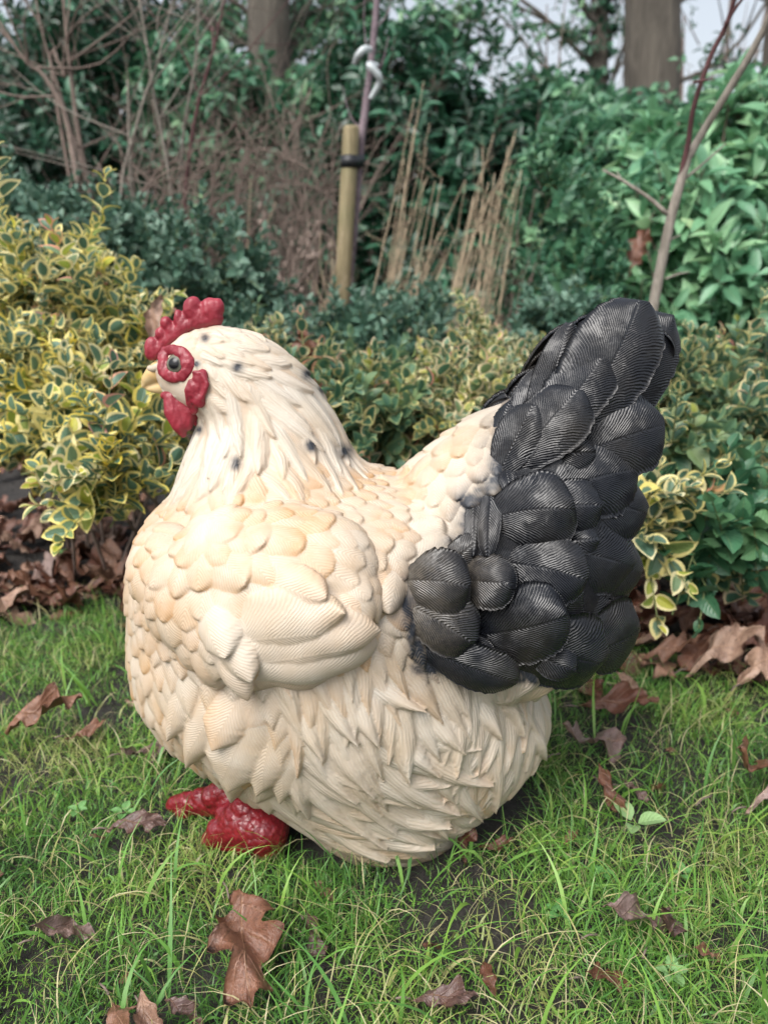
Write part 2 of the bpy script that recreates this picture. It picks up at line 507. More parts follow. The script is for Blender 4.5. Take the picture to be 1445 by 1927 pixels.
# guide marks read off the photograph: px, py, direction (deg, 0 right 90 down), length px, width px, shape, tan, lift
G = [
 (300,690,10,16,14,'round',.1,.6),(330,730,20,22,18,'round',.05,.5),(360,640,5,28,20,'round',.25,.6),(400,640,8,45,24,'hackle',.25,.7),(350,760,40,24,18,'round',.1,.5),(390,690,40,40,20,'hackle',.1,.6),
 (440,650,15,60,26,'hackle',.3,.8),(440,700,45,80,28,'hackle',.35,.8),(500,660,25,80,30,'hackle',.2,.9),(520,720,30,110,32,'hackle',.15,1),(560,700,45,110,32,'hackle',.1,1),
 (600,780,55,115,34,'hackle',.1,1),(640,850,45,100,34,'hackle',.2,1),(470,760,75,110,30,'hackle',.15,1),(540,790,35,120,36,'hackle',.15,1),(580,840,25,110,38,'hackle',.4,1),
 (430,800,100,110,32,'hackle',.08,1),(390,820,105,110,34,'hackle',.05,1),(360,860,105,100,34,'hackle',.05,.9),(480,860,75,100,36,'hackle',.3,1),(420,900,95,90,36,'hackle',.35,1),(350,920,105,80,34,'hackle',.2,.9),
 (520,900,30,70,36,'hackle',.6,.9),(600,900,15,64,36,'round',.65,.8),(660,900,12,60,36,'round',.6,.8),(720,900,15,60,36,'round',.55,.8),(560,940,22,60,38,'round',.7,.9),(640,950,28,62,40,'round',.6,.9),(700,960,30,62,42,'round',.55,.9),
 (760,900,40,66,42,'round',.45,1),(800,850,60,70,48,'round',.45,1),(850,820,65,75,48,'round',.4,1),(900,800,65,80,52,'round',.3,1),(940,760,60,80,50,'round',.25,1),(880,890,78,80,48,'round',.25,1),(820,930,75,78,50,'round',.35,1),
 (760,980,55,72,52,'round',.5,1),(700,1040,45,72,54,'round',.5,1),(740,1060,75,76,50,'round',.5,1),(720,1130,85,80,46,'round',.45,1),(790,1030,20,90,60,'round',.3,1.1),(750,1200,80,80,44,'point',.4,.9),
 (320,955,160,60,38,'round',.75,1),(370,945,170,60,40,'round',.75,1),(280,1000,130,60,42,'round',.6,1),(262,1080,105,64,48,'round',.55,1),(256,1150,95,66,48,'round',.55,1),(330,1020,120,66,50,'round',.6,1),
 (310,1090,95,70,58,'round',.55,1.1),(400,1000,65,74,58,'round',.5,1),(370,1080,75,80,66,'round',.4,1.1),(340,1160,80,76,60,'round',.45,1.1),(430,960,20,60,42,'round',.6,1),(480,960,35,66,46,'round',.65,1),
 (540,970,25,72,48,'round',.6,1),(600,980,30,76,52,'round',.5,1),(460,1030,65,82,64,'round',.45,1.1),(540,1040,60,84,66,'round',.45,1.1),(620,1040,45,88,66,'round',.4,1.1),(430,1110,75,88,72,'round',.4,1.2),(510,1110,60,90,74,'round',.45,1.1),
 (590,1100,45,90,70,'round',.4,1.1),(660,1080,35,80,60,'round',.45,1.1),(380,1200,75,76,60,'round',.5,1.1),
 (250,1220,85,66,46,'round',.5,.9),(262,1290,75,76,48,'point',.5,.9),(300,1260,75,78,54,'point',.55,.9),(300,1340,70,84,50,'point',.5,1),(350,1300,70,86,56,'point',.55,1),(340,1400,65,84,46,'point',.5,1),(400,1330,100,96,58,'point',.5,1.1),
 (430,1380,110,110,66,'point',.5,1.2),(400,1430,100,96,54,'point',.45,1.1),(490,1350,100,120,66,'point',.4,1.2),(510,1450,105,120,66,'point',.45,1.3),(560,1480,90,120,54,'point',.3,1.2),(450,1450,110,100,50,'point',.5,1.2),
 (560,1320,70,130,46,'fluff',.35,1),(640,1320,65,140,44,'fluff',.35,1),(720,1290,70,120,42,'fluff',.4,1),(600,1420,62,150,46,'fluff',.22,1.2),(690,1400,60,150,48,'fluff',.25,1.2),(770,1350,75,140,46,'fluff',.25,1.1),(760,1450,62,150,46,'fluff',.22,1.2),
 (580,1530,45,130,48,'fluff',.3,1.1),(640,1500,50,140,46,'fluff',.25,1.2),(720,1520,40,150,48,'fluff',.22,1.2),(620,1580,15,130,46,'fluff',.4,1),(720,1590,12,130,46,'fluff',.4,1),(800,1540,45,120,46,'fluff',.25,1.1),(820,1590,35,100,42,'fluff',.3,1),
 (840,1370,82,130,42,'fluff',.2,1),(830,1460,76,120,42,'fluff',.2,1.2),(900,1340,90,120,42,'fluff',.2,1),(960,1340,95,110,40,'fluff',.25,1),(1020,1320,98,100,40,'fluff',.35,.9),(980,1410,105,100,40,'fluff',.3,1),(920,1450,102,100,40,'fluff',.3,1),(880,1500,95,90,40,'fluff',.5,1),
]
GP = np.array([(g[0], g[1]) for g in G], float)
GA = np.array([(math.cos(R(g[2])), math.sin(R(g[2]))) for g in G])
GS = np.array([(g[3], g[4], g[6], g[7]) for g in G], float)
SPOTS = [((385,636),9),((447,692),11),((370,685),7),((586,838),14),((443,873),12),((651,850),16),((578,706),12),((375,808),8),((604,735),10)]
def guide(p):
    q = np.array([p[0], -abs(p[1]), p[2]])
    px, py, f = proj(q)
    d2 = ((GP - (px, py)) ** 2).sum(1); w = 1 / (d2 + 250) ** 2; w /= w.sum()
    dr = w @ GA; dr /= np.linalg.norm(dr) + 1e-9
    L, Wd, tan, lf = w @ GS
    shp = G[int(np.argmin(d2))][5]
    k = f / FPX
    return px, py, dr, L * k, Wd * k, shp, tan, lf
# black boundary polygon of the tail in the side view
TAILPOLY = [(985,735),(1060,590),(1290,560),(1300,1290),(1000,1292),(785,1262),(752,1130),(768,1085),(870,1000),(872,940),(925,900),(935,800)]
def inpoly(x, y, P):
    c = False; n = len(P)
    for i in range(n):
        x1, y1 = P[i]; x2, y2 = P[(i + 1) % n]
        if (y1 > y) != (y2 > y) and x < (x2 - x1) * (y - y1) / (y2 - y1) + x1: c = not c
    return c
def polydist(x, y, P):
    best = 1e9
    for i in range(len(P)):
        a = np.array(P[i], float); b = np.array(P[(i + 1) % len(P)], float); q = np.array([x, y])
        t = np.clip((q - a) @ (b - a) / ((b - a) @ (b - a)), 0, 1); best = min(best, np.linalg.norm(q - a - t * (b - a)))
    return best
def blackness(p):
    q = np.array([p[0], -abs(p[1]), p[2]]); px, py, f = proj(q)
    b = 0
    for (sx, sy), r in SPOTS: b = max(b, 1.25 * math.exp(-((px - sx) ** 2 + (py - sy) ** 2) / (r * r * .8)))
    if px > 740 and inpoly(px, py, TAILPOLY): return 1.0
    if px > 700:
        d = polydist(px, py, TAILPOLY)
        if py < 1270: b = max(b, 1.0 * math.exp(-d / 25))
        elif px < 1010: b = max(b, 1.0 * math.exp(-max(0, py - 1262) / 38) * (1 - .6 * sstep(960, 1010, px)) * sstep(740, 830, px))
        if 1180 < py < 1330 and 730 < px < 800: b = max(b, .35 * math.exp(-abs(px - 775) / 20))
    return min(b, 1.0)

def scatter(sk, N, keep, spacing):
    """dart throwing over the skin; spacing as a share of feather size"""
    cdf = np.cumsum(sk.area); cdf /= cdf[-1]
    fi = np.searchsorted(cdf, rng.random(N))
    a = rng.random((N, 2)); F = sk.F[fi]
    P = (sk.V[F[:, 0]] * (1 - a[:, :1]) + sk.V[F[:, 1]] * a[:, :1]) * (1 - a[:, 1:]) + (sk.V[F[:, 3]] * (1 - a[:, :1]) + sk.V[F[:, 2]] * a[:, :1]) * a[:, 1:]
    acc_p, acc_r, out = np.zeros((0, 3)), np.zeros(0), []
    for p in P:
        if not keep(p): continue
        g = guide(p); r = spacing * math.sqrt(g[3] * g[4])
        if len(acc_p) and (np.linalg.norm(acc_p - p, axis=1) < np.minimum(acc_r, r)).any(): continue
        acc_p = np.vstack([acc_p, p]); acc_r = np.append(acc_r, r); out.append((p, g))
    return out

def lay(sk, pts, crm, flf, hkf=None):
    for p, (px, py, dr, L, Wd, shp, tan, lf) in pts:
        a = rng.normal(0, .13 if shp != 'fluff' else .10) + (0 if shp != 'fluff' else   .34 * mnoise.noise(Vector((p[0] * 28, p[1] * 28, p[2] * 28))))
        if shp == 'fluff': L, Wd = L * 1.45, Wd * 1.3
        if shp == 'hackle' and py < 915: L, Wd = L * 1.35, Wd * .85
        if shp == 'round' and px < 700 and py > 960: L, Wd = L * 1.12, Wd * 1.12
        if 400 < px < 700 and 950 < py < 1140: L, Wd, dr = L * 1.22, Wd * 1.18, dr + np.array([.35, 0.0])
        dx = dr[0] * math.cos(a) - dr[1] * math.sin(a); dy = dr[0] * math.sin(a) + dr[1] * math.cos(a)
        d = np.array([dx, 0.0, -dy])
        L2, W2 = L * rng.uniform(.8, 1.3), Wd * rng.uniform(.85, 1.35)
        _, n = sk.near(p)
        d = d - n * (d @ n)
        if np.linalg.norm(d) < .15: d = np.array([.3 * np.sign(dx + 1e-6), 0, -1.0])
        small = L2 < .02
        V, Q, FU, TI = petal(sk, p - d / np.linalg.norm(d) * L2 * .45, d, L2, W2, shp, drop=.5 if shp == 'fluff' else .6 if shp == 'hackle' else .3, lift=(.0024 if shp == 'fluff' else .0027) * lf * rng.uniform(.8, 1.3) * min(1, L2 / .022), dome=.0016 * lf * min(1, W2 / .014) * (2.4 if shp == 'fluff' else 1.2),
                             bend=1.3 * mnoise.noise(Vector((p[0] * 22 + 5, p[1] * 22, p[2] * 22))) + rng.normal(0, .15) if shp in ('fluff', 'hackle') else rng.normal(0, .1), nv=10 if small else 13, nu=7,
                             tint=(min(1, 1.35 * tan * rng.uniform(.6, 1.5)), 0, rng.random()))
        TI[:, 1] = [blackness(q) for q in V[::1]] if px > 690 or blackness(p) > .01 or min(abs(px - s[0][0]) + abs(py - s[0][1]) for s in SPOTS) < 90 else 0
        if px > 690: TI[:, 1] = np.where(TI[:, 1] < .93, TI[:, 1] * (.30 + .95 * np.clip(FU[:, 2], 0, 1) ** 2), TI[:, 1])
        if shp == 'fluff' or (shp == 'hackle' and py < 940 and px < 690): TI[:, 2] = np.clip(TI[:, 2], .02, .97) + 2
        crm.add(V, Q, fuv=FU, tint=TI)

HEN_LOC = (0.03, -0.0, 0.0)
hen = thing('hen_statue', 'large cream resin hen statue with red comb and black tail sitting on the lawn', 'hen statue', HEN_LOC)
def part(o, parent=hen):
    return keep_world(o, hen) if parent is hen else setattr(o, 'parent', parent) or o

def vertex_tint(V):
    T = np.zeros((len(V), 3))
    for i, p in enumerate(V):
        q = np.array([p[0], -abs(p[1]), p[2]]); px, py, f = proj(q)
        T[i, 1] = 1.0 if px > 760 and inpoly(px, py, TAILPOLY) else blackness(p)
        T[i, 0] = .35
    return T

FEATHERS = True
VOX = .0009
# bare skin is seen only in the gaps between feathers
Zero = np.zeros((len(SV), 3)); Zero[:, 0] = SV[:, 0] * 1.0; Zero[:, 1] = SV[:, 2]
crm, flf, hkf = Acc(), Acc(), Acc()
crm.add(SV, SF, fuv=Zero, tint=vertex_tint(SV))
def face_zone(px, py): return math.hypot((px - 331) / 36, (py - 685) / 40) < 1 or math.hypot((px - 375) / 24, (py - 730) / 42) < 1 or (px < 300 and py < 790) or (px < 350 and 725 < py < 790)
def keep_body(p):
    if p[2] < -0.004: return False
    px, py, f = proj([p[0], -abs(p[1]), p[2]])
    if px > 770 and inpoly(px, py, TAILPOLY) and polydist(px, py, TAILPOLY) > (8 if py < 1000 else 20): return False
    if abs(p[1]) > .05:
        w, _ = wskin.near([p[0], -abs(p[1]), p[2]])
        if np.linalg.norm(w - [p[0], -abs(p[1]), p[2]]) < .012 and wskin_in(px, py): return False
    if face_zone(px, py): return False
    if px > 940 and py < 800 and px - 940 > (py - 745) * .5: return False
    return True
WINGPOLY = [(300,990),(420,960),(560,960),(680,1040),(700,1180),(640,1240),(560,1270),(440,1270),(330,1180),(280,1100)]
def wskin_in(px, py): return inpoly(px, py, WINGPOLY) and polydist(px, py, WINGPOLY) > 12
if FEATHERS:
    lay(skin, scatter(skin, 26000, keep_body, .48), crm, flf, hkf)
def body_hero(r, t, Wp, lift, shp='point', tan=.5, bend=0.0, dome=.0035, acc_=None, drop=.3):
    p0, n0 = skin.cast(*r); p1, n1 = skin.cast(*t)
    if p0 is None: return
    if p1 is None: p1 = PY(*t, p0[1])
    k = np.linalg.norm(p0 - CAM) / FPX
    for sg in (1, -1):
        V, Q, FU, TI = petal(skin, p0, p1 - p0, np.linalg.norm(p1 - p0) * 1.05, Wp * k, shp, lift=lift, dome=dome, nv=22, nu=11, bend=bend, tint=(tan, 0, rng.random()), tan_tip=.5, drop=drop)
        if sg < 0: V = V * (1, -1, 1); Q = Q[:, ::-1]
        if shp == 'fluff': TI[:, 2] = np.clip(TI[:, 2], .02, .97) + 2
        if r[0] > 690: TI[:, 1] = [blackness(q) * (.3 + .7 * f_[2] ** 2) for q, f_ in zip(V, FU)]
        (acc_ or crm).add(V, Q, fuv=FU, tint=TI)
body_hero((545, 1400), (520, 1535), 70, .006, tan=.4)
body_hero((575, 1440), (556, 1560), 60, .005, tan=.3)
body_hero((520, 1375), (478, 1510), 92, .0085, tan=.6)
body_hero((440, 1400), (447, 1490), 60, .007, tan=.6)
body_hero((478, 1310), (425, 1450), 118, .0105, 'hackle', tan=.55, bend=.2)
body_hero((410, 1310), (366, 1425), 66, .008, tan=.5)
body_hero((450, 1300), (420, 1385), 84, .0125, 'hackle', tan=.75)
body_hero((350, 1290), (330, 1380), 60, .006, tan=.5)
body_hero((760, 1010), (840, 985), 62, .008, 'round', tan=.3)
body_hero((765, 1070), (850, 1020), 70, .009, 'round', tan=.25)
body_hero((745, 1060), (725, 1150), 56, .007, 'round', tan=.5)
for r_, t_, w_, b_ in [((600,1290),(655,1400),46,.3),((690,1280),(777,1350),44,.4),((740,1300),(782,1450),64,-.2),((620,1360),(676,1490),60,.3),((560,1330),(600,1420),46,.2),((570,1400),(650,1500),54,.3),
    ((640,1440),(702,1560),58,.4),((700,1420),(814,1542),66,.4),((560,1450),(640,1560),52,.5),((760,1400),(876,1500),58,.5),((800,1330),(850,1420),52,.3),((850,1320),(870,1440),52,-.3),((900,1310),(928,1385),46,0),
    ((970,1300),(960,1400),48,-.3),((1010,1300),(1034,1385),40,0),((990,1350),(1005,1428),40,.1),((920,1400),(938,1500),48,-.3),((700,1530),(832,1595),56,.3),((590,1540),(708,1612),52,.4),((680,1570),(803,1622),52,.3),
    ((790,1520),(856,1592),50,-.3),((840,1440),(880,1540),46,.2),((660,1300),(700,1400),50,.2),((730,1360),(800,1460),54,.3),((540,1420),(570,1520),46,.2),((610,1490),(700,1585),48,.3)]:
    if FEATHERS: body_hero(r_, t_, w_ * 1.15, .0058, 'fluff', tan=.32, bend=b_, dome=.0052, drop=.55)
V, F, A = fuse(crm, VOX, 2)
body = part(mk('body', V, F, M_CREAM, None, A))

# ------------------------------------------------------------------ wings
def mirror_obj(V): V = V.copy(); V[:, 1] *= -1; return V
def wing():
    a = Acc()
    Zw = np.zeros((len(WV), 3)); Zw[:, 0] = WV[:, 0]; Zw[:, 1] = WV[:, 2]
    tw = np.zeros((len(WV), 3)); tw[:, 0] = .4
    a.add(WV, WF, fuv=Zw, tint=tw)
    if FEATHERS:
        def keep(p):
            _, n = wskin.near(p); c = CAM - p; c /= np.linalg.norm(c)
            px, py, f = proj(p)
            if 470 < px and py > 1130 + max(0, (560 - px)) * .3: return False
            return n[1] < .25
        f2 = Acc()
        lay(wskin, scatter(wskin, 9000, keep, .52), a, f2, a)
        # long wing feathers, laid bottom first
        def hero(r, t, Wp, lift, shp='hackle', tan=.6, bend=0.0, dome=.004):
            p0, n0 = wskin.cast(*r)
            if p0 is None: p0, n0 = skin.cast(*r)
            p1, n1 = wskin.cast(*t)
            if p1 is None: p1, n1 = skin.cast(*t)
            k = np.linalg.norm(p0 - CAM) / FPX
            V, Q, FU, TI = petal(wskin, p0, p1 - p0, np.linalg.norm(p1 - p0) * 1.04, Wp * k, shp, lift=lift, dome=dome, nv=24, nu=13, bend=bend, tint=(tan, 0, rng.random()), tan_tip=.5)
            FU[:, 0] += (.34 if Wp > 90 else .12) * Wp * k
            a.add(V, Q, fuv=FU, tint=TI)
        hero((430, 1252), (718, 1180), 104, .0045, 'round', tan=.35, bend=-.32, dome=.0025)
        hero((430, 1222), (688, 1140), 100, .0098, 'round', tan=.45, bend=-.28, dome=.0022)
        hero((425, 1178), (640, 1122), 108, .0150, 'hackle', tan=.55, bend=-.2, dome=.0022)
        hero((400, 1190), (470, 1295), 66, .006, 'round', .5)
        hero((400, 1150), (478, 1262), 76, .0085, 'round', .4)
        hero((395, 1130), (440, 1222), 84, .011, 'round', .3)
        hero((500, 1085), (610, 1118), 80, .0150, 'round', .55, dome=.002)
        hero((360, 1190), (418, 1290), 52, .005, 'round', .6)
        hero((330, 1180), (372, 1260), 54, .005, 'round', .6)
    return a
wa = wing()
V, F, A = fuse(wa, VOX, 2)
w1 = part(mk('wing', V, F, M_CREAM, None, A))
wme = w1.data.copy()
co = np.empty(len(wme.vertices) * 3, np.float32); wme.vertices.foreach_get('co', co); co[1::3] *= -1; wme.vertices.foreach_set('co', co)
wme.flip_normals()
w2 = bpy.data.objects.new('wing', wme); C.objects.link(w2); part(w2)

# ------------------------------------------------------------------ tail : broad black feathers
def shell(P0, P1, N0, W, shape='round', arch=.006, dome=.008, nv=34, nu=17, cup=.5, thick=.0016, tan=0.0, fan=1.0):
    """a free-standing broad feather: shaft from P0 to P1, face towards N0, closed back"""
    ax = P1 - P0; L = np.linalg.norm(ax); ax = ax / L
    n = N0 - ax * (N0 @ ax); n /= np.linalg.norm(n)
    sd_ = np.cross(n, ax)
    s = np.linspace(0, 1, nv); v = 1 - (1 - s) ** 2
    u = np.linspace(-1, 1, nu)
    w = SH[shape](v) * W / 2
    ph = rng.uniform(0, 6); ncv = rng.uniform(-.28, .28)
    Vt = np.zeros((nv, nu, 3)); FU = np.zeros((nv, nu, 3))
    edge = 1 + .018 * np.sin(v * 70 + ph) + rng.normal(0, .018, nv) + .05 * np.sin(v * 5 + ph)
    edge2 = 1 + .018 * np.sin(v * 63 + ph * 2) + rng.normal(0, .018, nv) + .05 * np.sin(v * 6 + ph * 3)
    for j in range(nu):
        e = np.where(u[j] < 0, edge, edge2) if abs(u[j]) > .8 else 1
        uu = u[j] * w * e
        hgt = arch * np.sin(np.pi * np.clip(v, 0, 1) * .8) * 1.2 + dome * (1 - abs(u[j]) ** cup_pow(cup)) * (.3 + .7 * v) - .004 * (v ** 6) \
              + .0006 * np.sin(u[j] * 5 + ph) * v
        Vt[:, j] = P0 + ax * (v * L)[:, None] + sd_ * uu[:, None] + n * hgt[:, None]
        FU[:, j] = np.stack([uu + ncv * W * (v ** 2 - .4), v * L, v], -1)
    # real barb ridges
    au = np.abs(FU[..., 0]); phs = FU[..., 1] * 2500 - au * 3300 + au * au * 40000
    Vt += n * (np.sin(phs * .35)[..., None] * .0)
    Vb = Vt - n * thick * 2.2
    Vb = Vb + (P0 + ax * L * .5 - Vb) * .02
    ring = lambda a: np.concatenate([a[:, 0], a[-1, 1:], a[::-1, -1][1:], a[0, ::-1][1:-1]])
    idx = np.arange(nv * nu).reshape(nv, nu)
    r = np.concatenate([idx[:, 0], idx[-1, 1:], idx[::-1, -1][1:], idx[0, ::-1][1:-1]]); r2 = np.roll(r, -1)
    off = nv * nu
    side = np.stack([r, r2, r2 + off, r + off], -1)
    Q = np.concatenate([gridfaces(nv, nu), gridfaces(nv, nu)[:, ::-1] + off, side[:, ::-1]])
    ti = np.zeros((nv, nu, 3)); ti[..., 0] = tan * (1 - v[:, None]) ** 1.2; ti[..., 2] = rng.random()
    return np.concatenate([Vt.reshape(-1, 3), Vb.reshape(-1, 3)]), Q, np.concatenate([FU.reshape(-1, 3)] * 2), np.concatenate([ti.reshape(-1, 3)] * 2)
def cup_pow(c): return 1.6 + c

#       root        tip       width  Y-depth offset, order lift
TF = [((1120,850),(1262,598),128,.010,0),((1000,790),(1078,606),62,.0,0),((970,790),(1030,690),60,.0,0),((1010,780),(1062,650),60,-.002,0),((1040,830),(1212,577),150,0,0),
      ((1095,860),(1236,790),140,0,0),((1010,830),(1138,678),112,-.002,1),((1090,960),(1208,955),112,0,0),((1090,1060),(1198,1072),104,0,0),
      ((950,880),(1092,748),124,0,1),((1035,930),(1186,876),142,0,1),((935,895),(1012,782),84,0,2),
      ((1010,960),(1113,948),104,0,1),((1030,1050),(1158,1050),134,0,1),((925,990),(1060,945),148,0,2),
      ((1090,1215),(1186,1180),132,0,0),((1060,1150),(1150,1172),118,0,1),((945,1068),(1081,1076),124,0,2),((950,1235),(1114,1205),150,0,1),
      ((860,1080),(962,1105),108,0,3),((885,1200),(1047,1140),156,0,2),((790,1215),(970,1262),90,0,1),((770,1150),(904,1185),112,0,2),
      ((765,1100),(893,1088),126,0,3),((893,920),(893,1050),36,0,1),((925,905),(918,1052),44,0,2),((870,985),(872,1045),26,0,1),((945,870),(962,935),34,0,1),((965,760),(1035,690),50,.0,0),((930,850),(968,760),50,0,0),
      ((830,1080),(905,1010),60,0,0),((1010,1150),(1085,1110),90,0,0),((990,1120),(1060,1130),60,0,1),((1120,900),(1178,930),60,0,0),((1060,1010),(1110,1020),60,0,1),((860,1200),(930,1225),60,0,1),((1010,1220),(1060,1245),70,0,2),((1040,860),(1108,850),60,0,1),((1130,1110),(1180,1120),60,0,0)]
def tail_feathers(parent):
    for (r, t, Wp, dy, lv) in TF:
        p0, n0 = skin.cast(*r)
        if p0 is None: p0 = PY(*r, -.02); n0 = np.array([0, -1.0, 0])
        p1, n1 = skin.cast(*t)
        if p1 is None:
            p1 = PY(*t, p0[1] * (.22 if t[1] < 720 else .55) + dy); n1 = n0 * .5 + np.array([.2, -.8, .2])
            px, py = t
        else:
            p1 = p1 + n1 * (.004 + .0045 * lv)
        p1 = p1 + np.array([0, dy, 0]); p0 = p0 + np.array([0, dy, 0])
        n = n0 + n1 + np.array([0, -.4, 0])
        k = np.linalg.norm(p1 - CAM) / FPX
        V, Q, FU, TI = shell(p0 - n0 * .003, p1, n / np.linalg.norm(n), Wp * k, 'fan' if Wp > 75 else 'round', dome=.009 * Wp / 130, arch=.005 * Wp / 130,
                             tan=.16 if r[0] < 960 and r[1] < 1180 and Wp > 52 and t[0] < 1000 else 0)
        for sgn in (1, -1):
            V2 = V.copy(); Q2 = Q
            if sgn < 0:
                if t[1] < 660: V2 = p0 + (V2 - p0) * (.90 if t[0] > 1150 else .98)
                V2[:, 1] *= -1; Q2 = Q[:, ::-1]
            o = mk('tail_feather', V2, Q2, M_BLACK, None, {'fuv': FU, 'tint': TI}); o.parent = parent
# tail core: the solid the tail feathers are set on
TC = Acc()
core = SV[:, 0] > 0
pv = np.array([1 if (lambda q: q[0] > 765 and inpoly(q[0], q[1], TAILPOLY) and polydist(q[0], q[1], TAILPOLY) > 16)(proj([p[0], -abs(p[1]), p[2]])) else 0 for p in SV], bool)
fm = pv[SF].all(1)
used = np.unique(SF[fm]); remap = np.full(len(SV), -1); remap[used] = np.arange(len(used))
tz = np.zeros((len(used), 3)); tz[:, 0] = SV[used, 0]; tz[:, 1] = SV[used, 2]
tail = mk('tail', SV[used] + skin.vn[used] * .0012, remap[SF[fm]], M_BLACK, None, {'fuv': tz, 'tint': np.zeros((len(used), 3))})
part(tail)
tail_feathers(tail)
#--MORE--
# ------------------------------------------------------------------ head: comb, wattles, eyes, beak; feet
K = 0.00037
def pt(px, py, Y=0.0): return PY(px, py, Y)
comb_items = [([pt(290, 668), pt(318, 638), pt(355, 612), pt(408, 598)], [.0042, .0046, .0050, .0052]),
              (pt(287, 655), (.0058, .0046, .0085)), (pt(283, 664), (.0042, .004, .006)),
              (pt(303, 628), (.0042, .0044, .0048)), (pt(313, 608), (.0044, .0046, .0052)), (pt(322, 622), (.004, .0044, .006)),
              (pt(336, 600), (.0034, .0042, .0072)), (pt(345, 612), (.005, .0048, .008)),
              (pt(361, 582), (.0062, .0056, .0088)), (pt(364, 572), (.0058, .0052, .0056)), (pt(372, 600), (.006, .0052, .010)),
              (pt(398, 584), (.0088, .0060, .0092)), (pt(410, 578), (.0050, .0050, .0068)), (pt(384, 600), (.007, .0052, .008)), (pt(411, 596), (.0035, .004, .007))]
V, F = blobs(comb_items, .0010, 5)
V = V + np.array([mnoise.noise_vector(Vector(p * 260)) for p in V]) * .0004
part(mk('comb', V, F, M_RED))
def both(name, V, F, mat, attrs=None, parent=hen):
    o = part(mk(name, V, F, mat, None, attrs), parent)
    o2 = part(mk(name, V * (1, -1, 1), F[:, ::-1], mat, None, attrs), parent)
    return o, o2
def on(px, py, h=0.0):
    p, n = skin.cast(px, py)
    if p is None: p = PY(px, py, -.02); n = np.array([0, -1.0, 0])
    return p + n * h
ring = []
cx0, cy0 = 331, 685
N = 40
for i in range(N):
    a = 2 * math.pi * i / N
    rx, ry = 22 + 2 * math.sin(3 * a + 1), 26 + 2.5 * math.sin(2 * a)
    x, y = rx * math.cos(a), ry * math.sin(a)
    x, y = x * math.cos(-.25) - y * math.sin(-.25), x * math.sin(-.25) + y * math.cos(-.25)
    r = .0040 + .0007 * math.sin(2 * a + 2.2) + .0003 * math.sin(7 * a)
    ring.append((on(cx0 + x, cy0 + y, .0008), r))
items = [(p, (r * 1.12, r * .45, r * 1.12)) for p, r in ring] + [(on(352, 678, .0008), .0028), (on(357, 672, .0005), .0022), (on(312, 660, .0006), .003)]
V, F = blobs(items, .0007, 2)
V = V + np.array([mnoise.noise_vector(Vector(p * 330)) for p in V]) * .0004
both('eye_ring', V, F, M_RED)
# eyeball with painted iris and pupil
te = NT('painted_eye')
du, dv, dr = te.attr('eye')
col = te.ramp(dr, [(0.0, (.003, .003, .004)), (.52, (.004, .004, .005)), (.60, (.05, .05, .04)), (.78, (.15, .15, .11)), (1.0, (.10, .09, .06))])
M_EYE = te.done(Base_Color=col, Roughness=.22, Specular_IOR_Level=.35)
pe = on(330, 684, -.0042)
V, Q = sphere(pe, .0088, n=32, m=48)
_, ne = skin.cast(331, 686); nn = np.array(ne) * .7 + (CAM - pe) / np.linalg.norm(CAM - pe) * .3; nn /= np.linalg.norm(nn)
vd = (V - pe) / .0088; dd = np.arccos(np.clip(vd @ nn, -1, 1))
ea = np.stack([dd * 0, dd * 0, np.clip(dd / .80, 0, 1)], -1)
both('eye', V, Q, M_EYE, {'eye': ea})
# small dark spot feather knob beside the eye, ear lobe, wattle
V, F = blobs([(on(377, 716, .001), (.0050, .0030, .0068)), (on(383, 708, .001), (.0040, .0030, .005)), (on(370, 735, .0012), (.0052, .003, .0075)), (on(376, 752, .001), (.0048, .003, .006)),
              (on(366, 765, .001), (.0035, .0028, .0055)), ([on(362, 718, .0024), on(357, 735, .003), on(361, 758, .003)], [.0018, .0022, .002]), ([on(370, 702, .003), on(384, 704, .003), on(392, 722, .0025), on(384, 748, .002)], [.0018, .002, .002, .0018])], .0009, 3)
V = V + np.array([mnoise.noise_vector(Vector(p * 260)) for p in V]) * .0004
both('ear_lobe', V, F, M_RED)
wy = -.020
V, F = blobs([([pt(322, 750, wy), pt(326, 775, wy - .002), pt(337, 800, wy - .003), pt(345, 818, wy - .002)], [.0056, .0070, .0058, .0026]),
              ([pt(350, 752, wy), pt(354, 775, wy - .001), pt(352, 800, wy - .002)], [.0062, .0062, .0045]), ([pt(366, 765, wy + .002), pt(366, 785, wy + .002)], [.004, .003]),
              ([pt(310, 744, wy + .006), pt(330, 742, wy), pt(365, 748, wy)], [.003, .0042, .004])], .0010, 5)
V = V.copy(); V[:, 1] = wy + (V[:, 1] - wy) * .75
both('wattle', V, F, M_RED)
tb = NT('horn_beak')
col = tb.mix(tb.remap(tb.noise(120, 3), .3, .7), (.50, .33, .13), (.58, .44, .24))
M_BEAK = tb.done(Base_Color=col, Roughness=.35, Normal=tb.bump(tb.noise(300, 3), .3, .0006))
V, F = blobs([([pt(304, 700), pt(290, 704), pt(278, 713), pt(270, 727)], [.0080, .0066, .0044, .0017]),
              ([pt(312, 728), pt(292, 731), pt(279, 732)], [.0060, .0036, .0018]), ([pt(298, 690), pt(286, 695)], [.0046, .0032])], .0009, 4)
part(mk('beak', V, F, M_BEAK))
V, F = blobs([([pt(302, 690, -.010), pt(288, 694, -.006)], [.0036, .0026]), (pt(284, 693, -.004), (.003, .0026, .0026)), ([pt(312, 733, -.012), pt(335, 742, -.022), pt(360, 745, -.026)], [.0030, .0035, .004])], .0009, 3)
fz = np.zeros((len(V), 3)); fz[:, 0] = V[:, 0]; fz[:, 1] = V[:, 2]; ft = np.zeros((len(V), 3)); ft[:, 0] = .25
